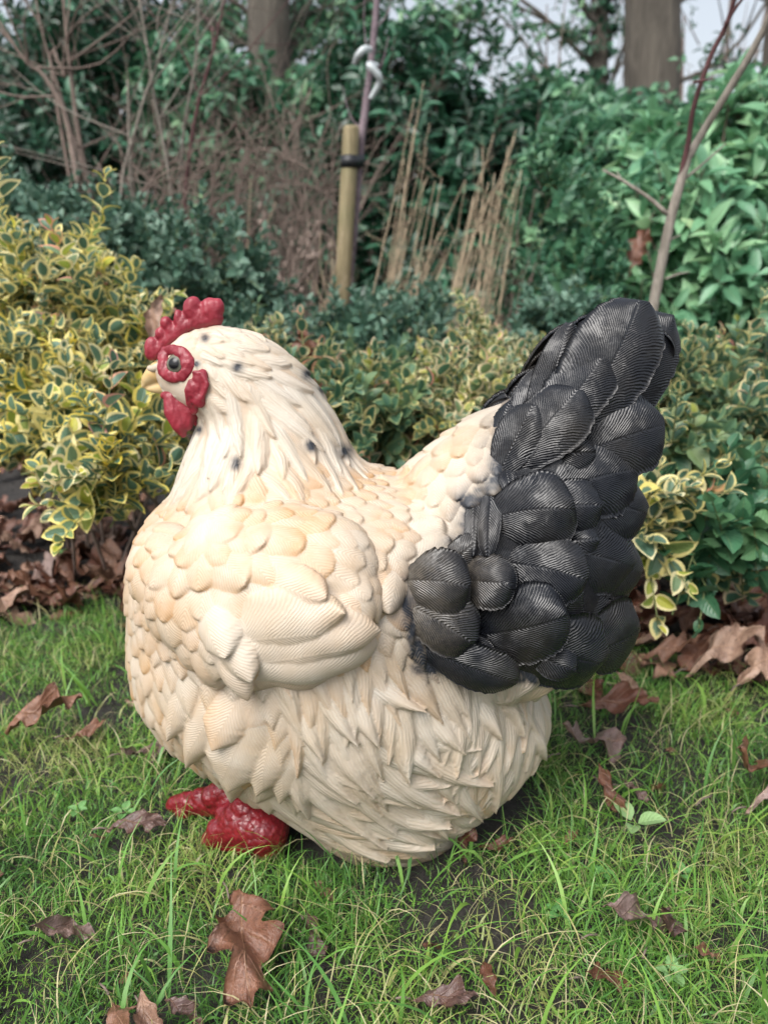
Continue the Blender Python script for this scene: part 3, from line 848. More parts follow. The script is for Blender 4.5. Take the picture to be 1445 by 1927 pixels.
both('cheek_fold', V, F, M_CREAM, {'fuv': fz, 'tint': ft})

def gp(px, py, z): return PG(px, py, z)
def foot():
    it = [([gp(498, 1530, .026), gp(450, 1506, .027), gp(395, 1508, .018), gp(329, 1514, .010)], [.020, .019, .0125, .0078]),
          ([gp(495, 1560, .022), gp(462, 1545, .024), gp(425, 1566, .014), gp(398, 1580, .008)], [.022, .021, .0130, .0085]),
          ([gp(500, 1575, .016), gp(475, 1572, .016), gp(452, 1588, .009)], [.018, .016, .0090]),
          ([gp(400, 1498, .032), gp(445, 1482, .040), gp(495, 1486, .044)], [.010, .013, .017])]
    for (x_, y_, z_, r_) in ((352, 1506, .016, .0088), (380, 1500, .022, .0100), (410, 1494, .029, .0115), (345, 1528, .008, .0075), (412, 1560, .018, .0105), (438, 1552, .024, .0125), (430, 1586, .008, .0085), (470, 1566, .022, .0130), (462, 1520, .040, .0120), (425, 1528, .028, .0090), (485, 1558, .030, .0120)):
        it.append((gp(x_, y_, z_), (r_, r_ * .9, r_ * .85)))
    return blobs(it, .0012, 2)
V, F = foot()
V = V + np.array([mnoise.noise_vector(Vector(p * 210)) for p in V]) * .0007
part(mk('foot', V, F, M_FOOT))
part(mk('foot', V * (1, -1, 1) + (.05, .01, 0), F[:, ::-1], M_FOOT))

# ------------------------------------------------------------------ setting: ground
tg = NT('damp_soil')
n1 = tg.noise(18, 6, .65); n2 = tg.noise(160, 5, .7)
col = tg.ramp(tg.math('ADD', tg.math('MULTIPLY', n1, .5), tg.math('MULTIPLY', n2, .5)), [(.3, (.008, .007, .006)), (.5, (.022, .019, .017)), (.66, (.05, .045, .04)), (.8, (.10, .095, .09))])
M_SOIL = tg.done(Base_Color=col, Roughness=.8, Normal=tg.bump(tg.math('ADD', n1, n2), 1.0, .006))
def gz(x, y):
    return .004 * np.sin(x * 9 + 1) * np.cos(y * 7) + .003 * np.sin(x * 23 + y * 17) + .012 * sstep(.5, 1.5, y)
xs = np.concatenate([-np.geomspace(80, 2, 14), np.linspace(-1.9, 1.9, 150), np.geomspace(2, 80, 14)])
ys = np.concatenate([-np.geomspace(20, 1.2, 8), np.linspace(-1.1, 2.5, 150), np.geomspace(2.6, 150, 18)])
X, Yg = np.meshgrid(xs, ys, indexing='ij')
near = np.exp(-(X ** 2 + Yg ** 2) / 9)
Z = gz(X, Yg) * near - .004
tag(mk('ground', np.stack([X, Yg, Z], -1).reshape(-1, 3), gridfaces(len(xs), len(ys)), M_SOIL), kind='structure')

# ------------------------------------------------------------------ leaf templates and batches
def leaf_tpl(nv, nu, width, prof, fold=.12, curl=.15, cup=0.0):
    v = np.linspace(0, 1, nv); u = np.linspace(-1, 1, nu)
    U, Vv = np.meshgrid(u, v)
    w = prof(Vv) * width / 2
    x = U * w; y = Vv
    z = np.abs(U) * w * fold * 2 - curl * (Vv - .3) ** 2 - cup * (U * w) ** 2
    edge = 1 - np.sqrt(np.clip((1 - U ** 2) * np.clip(4 * Vv * (1 - Vv), 0, 1) ** .8, 0, 1))
    return np.stack([x, y, z], -1).reshape(-1, 3), gridfaces(nv, nu), np.stack([U, Vv, edge], -1).reshape(-1, 3)
oval = lambda v: np.clip(np.sin(np.pi * np.clip(v, 0, 1) ** .85), 0, 1) ** .7 + .02
lance = lambda v: np.clip(np.sin(np.pi * np.clip(v, 0, 1) ** .9), 0, 1) ** .85 + .02
T_EUO = leaf_tpl(7, 5, .62, oval, .22, .2)
T_LAU = leaf_tpl(5, 3, .36, lance, .3, .22)
T_SML = leaf_tpl(4, 3, .6, oval, .25, .15)

def batch(tpl, pos, ydir, up, size, rnd, wscale=None):
    V0, Q0, A0 = tpl
    pos, ydir, up = (np.asarray(a, float) for a in (pos, ydir, up)); size = np.asarray(size, float)
    y = ydir / (np.linalg.norm(ydir, axis=1)[:, None] + 1e-9)
    x = np.cross(y, up); x /= np.linalg.norm(x, axis=1)[:, None] + 1e-9
    z = np.cross(x, y)
    n = len(pos)
    P = V0[None] * size[:, None, None]
    if wscale is not None: P = P * np.stack([wscale, np.ones(n), np.ones(n)], -1)[:, None, :]
    V = pos[:, None] + P[..., :1] * x[:, None] + P[..., 1:2] * y[:, None] + P[..., 2:] * z[:, None]
    Q = (Q0[None] + (np.arange(n) * len(V0))[:, None, None]).reshape(-1, 4)
    return V.reshape(-1, 3), Q, np.tile(A0, (n, 1)), np.repeat(rnd, len(V0), 0)

def leaf_mat(name, stops, margin=None, mstops=None, rough=.4, trans=.3, vein=.5, thr=.42, spec=.5):
    t = NT(name)
    u, v, e = t.attr('luv'); r1, r2, r3 = t.attr('rnd')
    col = t.ramp(r1, stops)
    nz = t.noise(140, 3, .6)
    col = t.mix(t.remap(nz, .35, .7, 0, .13), col, (.10, .17, .10))
    vv = t.math('SUBTRACT', 1.0, t.math('MULTIPLY', t.math('ABSOLUTE', u), 9.0), clamp=True)
    if margin:
        mc = t.ramp(r2, mstops)
        f = t.math('ADD', e, t.math('MULTIPLY', t.math('SUBTRACT', t.noise(90, 2), .5), .55))
        f = t.math('ADD', f, t.math('MULTIPLY', t.math('SUBTRACT', r3, .5), .45))
        f = t.remap(f, thr - .05, thr + .05)
        col = t.mix(f, col, mc)
    else:
        col = t.mix(t.math('MULTIPLY', vv, .45), col, (.20, .28, .14))
    hv = t.math('MULTIPLY', t.math('SINE', t.math('ADD', t.math('MULTIPLY', v, 40.0), t.math('MULTIPLY', t.math('ABSOLUTE', u), -14.0))), .3)
    h = t.math('ADD', t.math('MULTIPLY', vv, -1.0), hv)
    t.set(t.b.inputs['Base Color'], col); t.set(t.b.inputs['Roughness'], rough); t.set(t.b.inputs['Specular IOR Level'], spec)
    t.set(t.b.inputs['Normal'], t.bump(h, vein, .001))
    tr = t.node('BsdfTranslucent'); t.set(tr.inputs[0], t.mix(.5, col, (.35, .42, .08), 'MULTIPLY') if False else col)
    mx = t.node('MixShader', i0=trans); t.t.links.new(t.b.outputs[0], mx.inputs[1]); t.t.links.new(tr.outputs[0], mx.inputs[2])
    t.t.links.new(mx.outputs[0], t.out.inputs[0])
    return t.m
YEL = [(0, (.78, .62, .08)), (.25, (.82, .69, .20)), (.45, (.82, .72, .30)), (.6, (.80, .70, .32)), (.82, (.80, .74, .48)), (.9, (.62, .40, .16)), (.96, (.62, .26, .20)), (1, (.60, .34, .30))]
GRN = [(0, (.05, .12, .075)), (.4, (.09, .18, .125)), (.68, (.15, .25, .16)), (.8, (.30, .38, .06)), (1, (.62, .58, .08))]
M_EUO = leaf_mat('golden_variegated_leaf', GRN, True, YEL, rough=.38, thr=.36)
M_EUO2 = leaf_mat('mixed_variegated_leaf', [(0, (.03, .09, .05)), (.5, (.06, .15, .09)), (.85, (.12, .22, .12)), (1, (.4, .42, .08))], True,
                  [(0, (.10, .20, .10)), (.35, (.22, .30, .14)), (.5, (.62, .54, .22)), (.78, (.68, .58, .36)), (.86, (.62, .26, .17)), (.94, (.40, .13, .14)), (1, (.16, .07, .09))], rough=.38, thr=.5)
M_EUO3 = leaf_mat('pale_variegated_leaf', [(0, (.06, .14, .08)), (.5, (.12, .22, .13)), (.75, (.24, .32, .12)), (1, (.6, .56, .10))], True, [(0, (.30, .36, .14)), (.2, (.76, .66, .20)), (.6, (.74, .66, .42)), (.85, (.72, .56, .36)), (1, (.6, .3, .22))], rough=.35, thr=.44)
M_BLUE = leaf_mat('blue_green_leaf', [(0, (.045, .11, .075)), (.6, (.10, .20, .145)), (1, (.24, .36, .28))], rough=.4, trans=.2)
M_GLOSSY = leaf_mat('glossy_green_leaf', [(0, (.03, .10, .05)), (.6, (.055, .17, .085)), (1, (.14, .28, .12))], rough=.3, trans=.2)
M_DARKL = leaf_mat('dark_laurel_leaf', [(0, (.004, .022, .012)), (.5, (.014, .065, .036)), (.82, (.05, .17, .095)), (1, (.15, .34, .22))], rough=.35, trans=.2)
M_MIDL = leaf_mat('mid_green_leaf', [(0, (.020, .080, .045)), (.5, (.055, .175, .095)), (.85, (.15, .32, .17)), (1, (.28, .46, .25))], rough=.36, trans=.25)
M_PALEL = leaf_mat('pale_laurel_leaf', [(0, (.06, .19, .11)), (.5, (.16, .36, .20)), (.85, (.32, .54, .30)), (1, (.50, .66, .36))], rough=.33, trans=.3)

def bark_mat(name, c1, c2, scale=60, stretch=(1, 1, .15), bump=.004):
    t = NT(name)
    mp = t.node('Mapping', Scale=stretch); t.t.links.new(t.node('TexCoord').outputs['Object'], mp.inputs['Vector'])
    n = t.noise(scale, 6, .65, mp.outputs[0], 1.0)
    col = t.mix(t.remap(n, .3, .7), c1, c2)
    return t.done(Base_Color=col, Roughness=.85, Normal=t.bump(n, .8, bump))
M_BARK = bark_mat('grey_brown_bark', (.04, .034, .027), (.12, .105, .085), 14, (1, 1, .2), .03)
M_TWIG = bark_mat('brown_twig', (.09, .065, .052), (.24, .185, .155), 90, (1, 1, .3), .001)
M_TWIGG = bark_mat('grey_twig', (.12, .105, .085), (.28, .25, .215), 90, (1, 1, .3), .001)
M_TWIGR = bark_mat('red_brown_twig', (.05, .02, .022), (.12, .05, .05), 90, (1, 1, .3), .001)
M_PURP = bark_mat('purple_brown_bark', (.10, .07, .085), (.24, .19, .21), 60, (1, 1, 1.5), .002)
M_STALK = bark_mat('dry_straw_stalk', (.24, .18, .12), (.52, .42, .29), 80, (1, 1, .2), .001)
M_GSTEM = bark_mat('green_stem', (.10, .14, .05), (.20, .22, .09), 60, (1, 1, 1), .001)

def rdir(n):
    a = rng.normal(size=(n, 3)); return a / np.linalg.norm(a, axis=1)[:, None]

def mound(px, py, Y, rx, rz, ry=None):
    c = PY(px, py, Y); k = (c - CAM) @ FWD / FPX
    return c, np.array([rx * k, (ry if ry else (rx + rz) / 2) * k, rz * k])

def sprig_shrub(name, label, mounds, n, leaf, mat, spread=1.0, group=None, extra=(), cat='shrub', ground=True, tpl=None, node=.5, inner=.4):
    """a shrub of leafy shoots: stems and paired leaves standing out of the mounds"""
    tpl = tpl or T_EUO
    base = mounds[0][0]
    t = thing(name, label, cat, (base[0], base[1], 0), group)
    st = Acc(); LP, LD, LU, LS, LR = [], [], [], [], []
    area = np.array([m[1][0] * m[1][2] for m in mounds]); cnt = np.maximum(1, (n * area / area.sum()).astype(int))
    jobs = []
    for (c, r), k in zip(mounds, cnt):
        D = rdir(k * 2)
        D = D[(D[:, 1] < .55) | (rng.random(len(D)) < .3)][:k]
        for d in D:
            rr = 1 - inner * rng.random() ** 2
            p = c + d * r * rr
            if ground and p[2] < .02: continue
            jobs.append((p, d / r * r.mean(), leaf * rng.uniform(2.2, 5.2)))
    for e in extra: jobs.append(e)
    for p, d, L in jobs:
        d = np.array(d) / np.linalg.norm(d)
        dd = d * .75 + np.array([0, 0, .5]) + rng.normal(0, .4, 3); dd /= np.linalg.norm(dd)
        sag = rng.uniform(-.15, .35)
        m = 6; s = np.linspace(0, 1, m)
        path = p + dd * (s * L)[:, None] - np.array([0, 0, 1]) * (sag * L * s ** 2)[:, None] - dd * L * .55
        V, Q, Tt = tube(path, np.linspace(.0011, .0007, m) * leaf / .03, 4, False)
        st.add(V, Q)
        nn = max(3, int(L / (leaf * node)))
        ref = rdir(1)[0]; a = np.cross(dd, ref); a /= np.linalg.norm(a); b = np.cross(dd, a)
        tone = rng.random(3)
        for i in range(nn):
            f = (i + .6) / nn; q = np.array([np.interp(f, s, path[:, j]) for j in range(3)])
            x = a if i % 2 else b
            opening = 1.15 - .55 * f
            for sg in (1, -1):
                ld = dd * math.cos(opening) + sg * x * math.sin(opening) + rng.normal(0, .12, 3)
                LP.append(q); LD.append(ld); LU.append(dd + np.array([0, 0, .35]) + rng.normal(0, .15, 3)); 
                LS.append(leaf * (1.05 - .45 * max(0, f - .6) / .4) * rng.uniform(.6, 1.2)); LR.append(np.clip(tone * .6 + rng.random(3) * .4, 0, 1))
        LP.append(path[-1]); LD.append(dd + rng.normal(0, .2, 3)); LU.append(a); LS.append(leaf * .5); LR.append(tone)
    # woody limbs from the ground into the mounds
    wd = Acc()
    for c, r in mounds:
        for _ in range(2):
            q = c + rdir(1)[0] * r * .4; g = np.array([base[0] * .4 + c[0] * .6 + rng.normal(0, .03), max(c[1], .45) + rng.uniform(.05, .16), -.01])
            pth = np.array([g, g * .5 + q * .5 + rng.normal(0, .02, 3), q]); s2 = np.linspace(0, 2, 8)
            V, Q, Tt = tube(np.array([[np.interp(a_, [0, 1, 2], pth[:, j]) for j in range(3)] for a_ in s2]), np.linspace(.003, .0012, 8), 5, False); wd.add(V, Q)
    V, Q, A, Rn = batch(tpl, LP, LD, LU, LS, np.array(LR))
    keep_world(mk('foliage', V, Q, mat, None, {'luv': A, 'rnd': Rn}), t)
    keep_world(st.build('shoots', M_GSTEM), t)
    keep_world(wd.build('branches', M_TWIG), t)
    return t

def leafy_mass(name, label, mounds, n, leaf, mat, group=None, cat='shrub', tpl=None, trunk=True, drooping=.3, cluster=7, fill=.55):
    """a broad-leaved evergreen: leaf rosettes through the crown volume, limbs inside"""
    tpl = tpl or T_LAU
    base = mounds[0][0]
    t = thing(name, label, cat, (base[0], base[1], 0), group)
    vol = np.array([np.prod(m[1]) ** (2 / 3) for m in mounds]); cnt = np.maximum(2, (n / cluster * vol / vol.sum()).astype(int))
    LP, LD, LU, LS, LR = [], [], [], [], []; tw = Acc()
    for (c, r), k in zip(mounds, cnt):
        D = rdir(k); rad = (fill + (1 - fill) * rng.random(k)) * (1 + .16 * np.sin(D[:, 0] * 9 + c[0] * 7) * np.cos(D[:, 2] * 8))
        for d, rr in zip(D, rad):
            p = c + d * r * rr
            if p[2] < .03: continue
            dd = d * .8 + np.array([0, 0, .45]) + rng.normal(0, .3, 3); dd /= np.linalg.norm(dd)
            tone = rng.random(3); ref = rdir(1)[0]; a = np.cross(dd, ref); a /= np.linalg.norm(a); b = np.cross(dd, a)
            L = leaf * 1.1
            V, Q, _ = tube(np.array([p - dd * L * 1.6, p - dd * L * .5, p]), np.array([.003, .002, .0015]) * leaf / .08, 3, False); tw.add(V, Q)
            for i in range(cluster):
                f = i / cluster; an = i * 2.4 + tone[0] * 6; x = a * math.cos(an) + b * math.sin(an)
                op = 1.35 - .6 * f
                ld = dd * math.cos(op) + x * math.sin(op) - np.array([0, 0, drooping * rng.random()])
                LP.append(p - dd * L * (1 - f) * .9); LD.append(ld); LU.append(dd + np.array([0, 0, .4]))
                LS.append(leaf * rng.uniform(.7, 1.2)); LR.append(np.clip(tone * .55 + rng.random(3) * .45, 0, 1))
    V, Q, A, Rn = batch(tpl, LP, LD, LU, LS, np.array(LR))
    keep_world(mk('foliage', V, Q, mat, None, {'luv': A, 'rnd': Rn}), t)
    for c, r in mounds[:6]:
        g = np.array([c[0] * .7 + base[0] * .3, c[1], -.02])
        for _ in range(3):
            q = c + rdir(1)[0] * r * .55; m = g * .45 + q * .55 + rng.normal(0, .03, 3)
            s2 = np.linspace(0, 2, 9); pth = np.array([g, m, q])
            V, Q, _ = tube(np.array([[np.interp(a_, [0, 1, 2], pth[:, j]) for j in range(3)] for a_ in s2]), np.linspace(.016, .004, 9), 6, False); tw.add(V, Q)
    keep_world(tw.build('branches', M_TWIG), t)
    return t
#--BACK--
# ------------------------------------------------------------------ background shrubs and trees
leafy_mass('laurel_shrub', 'dark evergreen laurel filling the middle of the back hedge behind the wooden stake', [mound(830, 350, 2.9, 220, 220), mound(740, 190, 3.1, 150, 140), mound(950, 280, 3.1, 120, 110), mound(860, 560, 2.7, 250, 170), mound(620, 420, 3.0, 170, 220)], 14000, .085, M_DARKL)
leafy_mass('evergreen_tree', 'dark leafy evergreen at the far left behind the bare stems', [mound(100, 270, 3.3, 170, 200), mound(60, 540, 3.0, 240, 150), mound(300, 330, 3.5, 190, 200), mound(200, 80, 3.6, 190, 110)], 8000, .085, M_DARKL, cat='tree')
leafy_mass('rhododendron_shrub', 'mid green broad-leaved shrub above the tangle of bare brown twigs', [mound(400, 210, 3.3, 150, 150), mound(620, 230, 3.4, 110, 110), mound(460, 380, 3.3, 170, 170)], 7000, .080, M_MIDL)
leafy_mass('privet_shrub', 'mid green loose shrub with yellowish tips between the dark laurel and the pale laurel', [mound(1080, 330, 2.3, 120, 110), mound(1120, 260, 2.9, 140, 65), mound(1020, 450, 2.4, 80, 90), mound(1180, 300, 2.6, 120, 100)], 4500, .070, M_MIDL)
leafy_mass('pale_laurel_shrub', 'pale green large-leaved laurel on the right beside the grey sapling', [mound(1330, 430, 1.55, 190, 150), mound(1440, 260, 1.6, 130, 130), mound(1170, 500, 1.7, 110, 110), mound(1420, 560, 1.4, 180, 130), mound(1240, 600, 1.5, 160, 80), mound(1260, 300, 1.9, 110, 90)], 5200, .085, M_PALEL, fill=.62)
#--ENV--
leafy_mass('laurel_shrub', 'low dark laurel closing the foot of the hedge behind the straw stalks', [mound(500, 560, 3.4, 240, 120), mound(250, 560, 3.5, 200, 120), mound(760, 640, 3.1, 220, 70), mound(1020, 620, 2.4, 170, 90)], 3500, .080, M_DARKL)

def curve_pts(pts, n=14):
    """smooth curve through control points (Catmull-Rom)"""
    P = np.asarray(pts, float); P = np.vstack([2 * P[0] - P[1], P, 2 * P[-1] - P[-2]])
    out = []
    m = len(P) - 3
    for t in np.linspace(0, m, n):
        i = min(int(t), m - 1); f = t - i
        a, b, c, d = P[i:i + 4]
        out.append(.5 * (2 * b + (c - a) * f + (2 * a - 5 * b + 4 * c - d) * f ** 2 + (3 * b - a - 3 * c + d) * f ** 3))
    return np.array(out)
def to_ground(p, q=None, lean=0.0):
    return np.array([p[0] + lean, p[1], -.02])
def px_path(pts, Y): return [PY(a, b, Y) for a, b in pts]

# big trunks beyond the hedge
def trunk_tree(label, px, w, Y, top=-260, bot=430, mat=M_BARK, ivy=0, lean=0):
    k = (PY(px, 200, Y) - CAM) @ FWD / FPX
    b = PY(px, bot, Y); t = PY(px + lean, top, Y); g = to_ground(b)
    tr = thing('tree', label, 'tree', (g[0], g[1], 0))
    path = curve_pts([g, b, (b + t) / 2 + (.02, 0, 0), t], 26)
    V, Q, T = tube(path, np.interp(np.linspace(0, 1, 26), [0, .12, .6, 1], [1.35, 1.05, .95, .85]) * w * k / 2, 28)
    for i in range(len(V)):
        c = path[min(i // 28, 25)]; dlt = V[i] - c; V[i] = c + dlt * (1 + .06 * mnoise.noise(Vector(V[i] * 3.0)) + .02 * math.sin(math.atan2(dlt[1], dlt[0]) * 9 + V[i][2] * 2))
    keep_world(mk('trunk', V, [Q, T], mat), tr)
    br = Acc()
    for i in range(9):
        f = rng.uniform(.45, 1); q = path[int(f * 25)]; d = rdir(1)[0]; d[2] = abs(d[2]) * .8 + .2; d[1] *= .5
        L = rng.uniform(1.0, 2.4) * (Y / 6)
        p = [q, q + d * L * .4 + rng.normal(0, .08, 3), q + d * L + rng.normal(0, .2, 3) + (0, 0, .2)]
        V, Q, T = tube(curve_pts(p, 9), np.linspace(.022, .005, 9) * Y / 6, 6, False); br.add(V, Q)
        for _ in range(5):
            s0 = curve_pts(p, 9)[rng.integers(3, 9)]; d2 = rdir(1)[0] * .5 + d * .6; d2[2] += .2
            V, Q, T = tube(curve_pts([s0, s0 + d2 * .35 * L * .5, s0 + d2 * L * .5 + rng.normal(0, .1, 3)], 6), np.linspace(.012, .004, 6) * Y / 6, 4, False); br.add(V, Q)
    keep_world(br.build('crown', mat), tr)
    if ivy:
        LP = []; LD = []; LU = []
        for _ in range(ivy):
            f = rng.random(); q = path[int(f * 25)]; a = rng.uniform(0, 6.28); o = np.array([math.cos(a), math.sin(a), 0])
            LP.append(q + o * (w * k / 2 * rng.uniform(.9, 1.7))); LD.append(o * .6 + np.array([0, 0, -.6]) + rng.normal(0, .4, 3)); LU.append(o + rng.normal(0, .3, 3))
        V, Q, A, Rn = batch(T_SML, LP, LD, LU, rng.uniform(.06, .11, ivy), rng.random((ivy, 3)))
        keep_world(mk('ivy', V, Q, M_DARKL, None, {'luv': A, 'rnd': Rn}), tr)
    return tr
trunk_tree('thick grey-brown tree trunk rising above the pale laurel on the right', 1218, 108, 6.0, lean=6)
trunk_tree('blurred brown tree trunk rising behind the hedge above the bare twigs', 505, 84, 4.1, lean=-10)
trunk_tree('dark ivy-covered trunk between the hedge top and the thick grey-brown trunk', 1122, 34, 8.0, ivy=1500, lean=4)
trunk_tree('slim tree trunk at the top right corner above the forked grey sapling', 1425, 46, 7.5, lean=60)
trunk_tree('slim dark tree trunk far behind the evergreen at the left', 262, 34, 9.0, lean=-30)

# thin leafy crowns behind, letting the sky through
leafy_mass('evergreen_tree', 'open evergreen crown letting sky through above the dark laurel', [mound(840, 60, 5.0, 170, 90), mound(680, 20, 5.4, 110, 80), mound(1010, 165, 4.6, 80, 40)], 1150, .10, M_MIDL, cat='tree', fill=.2, cluster=5)
leafy_mass('evergreen_tree', 'open evergreen crown letting sky through at the top left', [mound(190, 20, 5.5, 150, 110), mound(40, 160, 5.5, 130, 150), mound(360, 100, 5.6, 90, 60)], 2400, .10, M_DARKL, cat='tree', fill=.2, cluster=5)
leafy_mass('evergreen_shrub', 'mid green evergreen filling the gap under the thick grey-brown trunk', [mound(1200, 250, 4.2, 190, 90), mound(1400, 215, 4.6, 170, 80), mound(1040, 190, 4.4, 120, 70)], 3000, .09, M_MIDL, fill=.3)

leafy_mass('evergreen_tree', 'airy evergreen crown above the twig thicket, sky showing between its leaves', [mound(560, 40, 4.6, 130, 90), mound(640, 110, 4.2, 90, 70), mound(420, 30, 5, 110, 60)], 1500, .085, M_MIDL, cat='tree', fill=.1, cluster=4)
leafy_mass('evergreen_tree', 'airy leafy crown with sky sparkling through right of the ivy-covered trunk', [mound(1060, 60, 5.2, 130, 90), mound(1340, 110, 5.2, 90, 70), mound(1180, 40, 9.5, 160, 80)], 620, .080, M_MIDL, cat='tree', fill=.1, cluster=4)
# far woodland : a mass of distant stems and leaves nobody could count
fw = Acc(); LP = []; LD = []; LU = []; LS = []
for i in range(420):
    x, y = rng.uniform(-22, 22), rng.uniform(12, 26)
    h = rng.uniform(2, 5.5); p = np.array([x, y, -.1])
    V, Q, T = tube(curve_pts([p, p + (rng.normal(0, .2), 0, h / 2), p + (rng.normal(0, .6), 0, h)], 6), np.linspace(rng.uniform(.04, .10), .015, 6), 5, False); fw.add(V, Q)
    for j in range(8):
        q = p + (0, 0, h * rng.uniform(.4, 1)); d = rdir(1)[0]; d[2] = abs(d[2])
        V, Q, T = tube(np.array([q, q + d * rng.uniform(.4, 1.3)]), np.array([.014, .006]), 3, False); fw.add(V, Q)
tag(fw.build('distant_woodland_stems', M_TWIG), kind='stuff')
for i in range(9000):
    x, y = rng.uniform(-24, 24), rng.uniform(11, 25)
    LP.append((x, y, abs(rng.normal(0, 1.0)) * 1.0)); 
n = len(LP)
V, Q, A, Rn = batch(T_SML, LP, rdir(n), rdir(n) + (0, -.5, 1), rng.uniform(.2, .42, n), rng.random((n, 3)))
tag(mk('distant_woodland_leaves', V, Q, M_DARKL, None, {'luv': A, 'rnd': Rn}), kind='stuff')

# ------------------------------------------------------------------ bare stems and twigs
def stem_shrub(name, label, stems, Y, mat, r0, twigs=3, cat='bare shrub', ground=True, twl=.25, group=None):
    g0 = to_ground(PY(*stems[0][-1], Y))
    t = thing(name, label, cat, (g0[0], g0[1], 0), group)
    st = Acc(); tw = st
    for pts in stems:
        yy = Y + rng.uniform(-.12, .12)
        P = px_path(pts, yy)
        if ground:
            b = P[-1]; P = P + [np.array([g0[0] * .7 + b[0] * .3 + rng.normal(0, .02), yy, -.02])]
        c = curve_pts(P, 18); r = r0 * rng.uniform(.7, 1.2)
        V, Q, _ = tube(c, np.linspace(r * .35, r, 18), 6); st.add(V, Q, _)
        for _k in range(twigs):
            i = rng.integers(0, 13); d = rdir(1)[0]; d[2] = abs(d[2]) * .7 + .15; d[1] *= .5
            L = twl * rng.uniform(.4, 1.3)
            p = [c[i], c[i] + d * L * .5 + rng.normal(0, .015, 3), c[i] + d * L + rng.normal(0, .03, 3) + (0, 0, .03)]
            cc = curve_pts(p, 7)
            V, Q, _ = tube(cc, np.linspace(r * .4, r * .12, 7), 4, False); tw.add(V, Q)
            for _j in range(2):
                q = cc[rng.integers(2, 7)]; d2 = d * .6 + rdir(1)[0] * .6
                V, Q, _ = tube(np.array([q, q + d2 * L * .3, q + d2 * L * .55 + (0, 0, .01)]), np.array([r * .2, r * .15, r * .08]), 3, False); tw.add(V, Q)
    keep_world(st.build('branches', mat), t)
    return t
stem_shrub('bare_shrub', 'bare grey multi-stemmed shrub at the upper left with a kinked side branch', [[(62, -40), (80, 60), (112, 170), (160, 330), (178, 440)], [(118, -30), (128, 90), (150, 260), (185, 440)], [(-20, 10), (45, 110), (92, 156), (140, 300)], [(135, -30), (120, 120), (124, 146), (100, 150)]], 1.7, M_TWIG, .0085, 5, twl=.4)
stem_shrub('bare_shrub', 'bare shrub with pale leaning stems left of the twig tangle', [[(258, -30), (284, 130), (290, 180), (318, 330), (330, 480)], [(330, -20), (296, 120), (262, 220), (228, 430)], [(375, -20), (368, 120), (345, 260), (340, 460)], [(240, 150), (246, 300), (262, 460)]], 1.65, M_TWIGG, .0062, 5, twl=.35)
stem_shrub('bare_shrub', 'single dark curved branch hanging over the twig tangle', [[(432, -40), (412, 50), (398, 110), (372, 200), (352, 330), (350, 470)]], 1.6, M_TWIGR, .0095, 6, twl=.35)
for (xa, xb, lab, mt) in ((215, 330, 'tangle of thin bare brown stems behind the golden shrub', M_TWIG), (330, 450, 'tangle of thin bare stems in the middle of the twig thicket', M_TWIG), (440, 560, 'dense arching brown stems left of the wooden stake', M_TWIG), (540, 640, 'fine arching twigs reaching to the wooden stake', M_TWIG)):
    stems = []
    for i in range(20):
        b = rng.uniform(xa, xb); lean = rng.normal(25, 55); top = rng.uniform(150, 400)
        h = 520 - top
        stems.append([(b + lean * 1.25, top), (b + lean * .6, top + h * .4), (b + lean * .2, top + h * .75), (b, 530)])
    for i in range(6):
        b = rng.uniform(xa, xb); sgn = 1 if b < 500 else -1; yt = rng.uniform(270, 420)
        stems.append([(b + sgn * rng.uniform(60, 170), yt + rng.uniform(-25, 25)), (b + sgn * 50, yt), (b + 6, yt + 50), (b, 530)])
    stem_shrub('bare_shrub', lab, stems, rng.uniform(1.5, 2.0), mt, .0042, 2, twl=.3)
# dry stalk clumps (tied perennial stems)
def stalks(label, base, tops, Y, mat=M_STALK, n=10, r=.0021, seeds=0):
    stems = []
    n = int(n * 1.8)
    for i in range(n):
        tp = tops[i % len(tops)]; b = (base[0] + rng.normal(0, 14), base[1]); tx, ty = tp[0] + rng.normal(0, 24), tp[1] + abs(rng.normal(0, 90))
        stems.append([(tx, ty), ((tx * .6 + b[0] * .4) + rng.normal(0, 4), ty * .6 + b[1] * .4), ((tx * .25 + b[0] * .75) + rng.normal(0, 3), ty * .25 + b[1] * .75), b])
    t = stem_shrub('dry_stalk_clump', label, stems, Y, mat, r, 1, cat='dry plant', twl=.06, group='clumps of dry stalks before the dark hedge')
    if seeds:
        for _ in range(seeds):
            s_ = stems[rng.integers(len(stems))]; f = rng.random(); k = rng.integers(0, 2)
            x = s_[k][0] * (1 - f) + s_[k + 1][0] * f; y = s_[k][1] * (1 - f) + s_[k + 1][1] * f
            V, Q = sphere(PY(x + rng.normal(0, 7), y, Y + rng.normal(0, .05)), (rng.uniform(.004, .008), .005, rng.uniform(.006, .012)), n=6, m=7)
            V += rng.normal(0, .0008, V.shape); keep_world(mk('seed_head', V, Q, mat), t)
    return t
stalks('tall pair of dry straw stalks with the highest tip right of the wooden stake', (722, 610), [(790, 150), (752, 250), (745, 420)], 1.45, n=9)
stalks('dry straw stalk clump second from the wooden stake', (775, 610), [(838, 300), (805, 345), (830, 400)], 1.45, n=11)
stalks('dense dry stalk clump third from the wooden stake', (850, 625), [(935, 235), (905, 330), (880, 420)], 1.42, n=12)
stalks('dense dry stalk clump just behind the hen back, fourth from the wooden stake', (905, 640), [(955, 270), (945, 300), (925, 360)], 1.40, n=12)
stalks('dry stalk clump nearest the pale laurel, leaning right', (945, 650), [(1012, 330), (985, 440), (1000, 470)], 1.38, n=9, mat=M_TWIG)
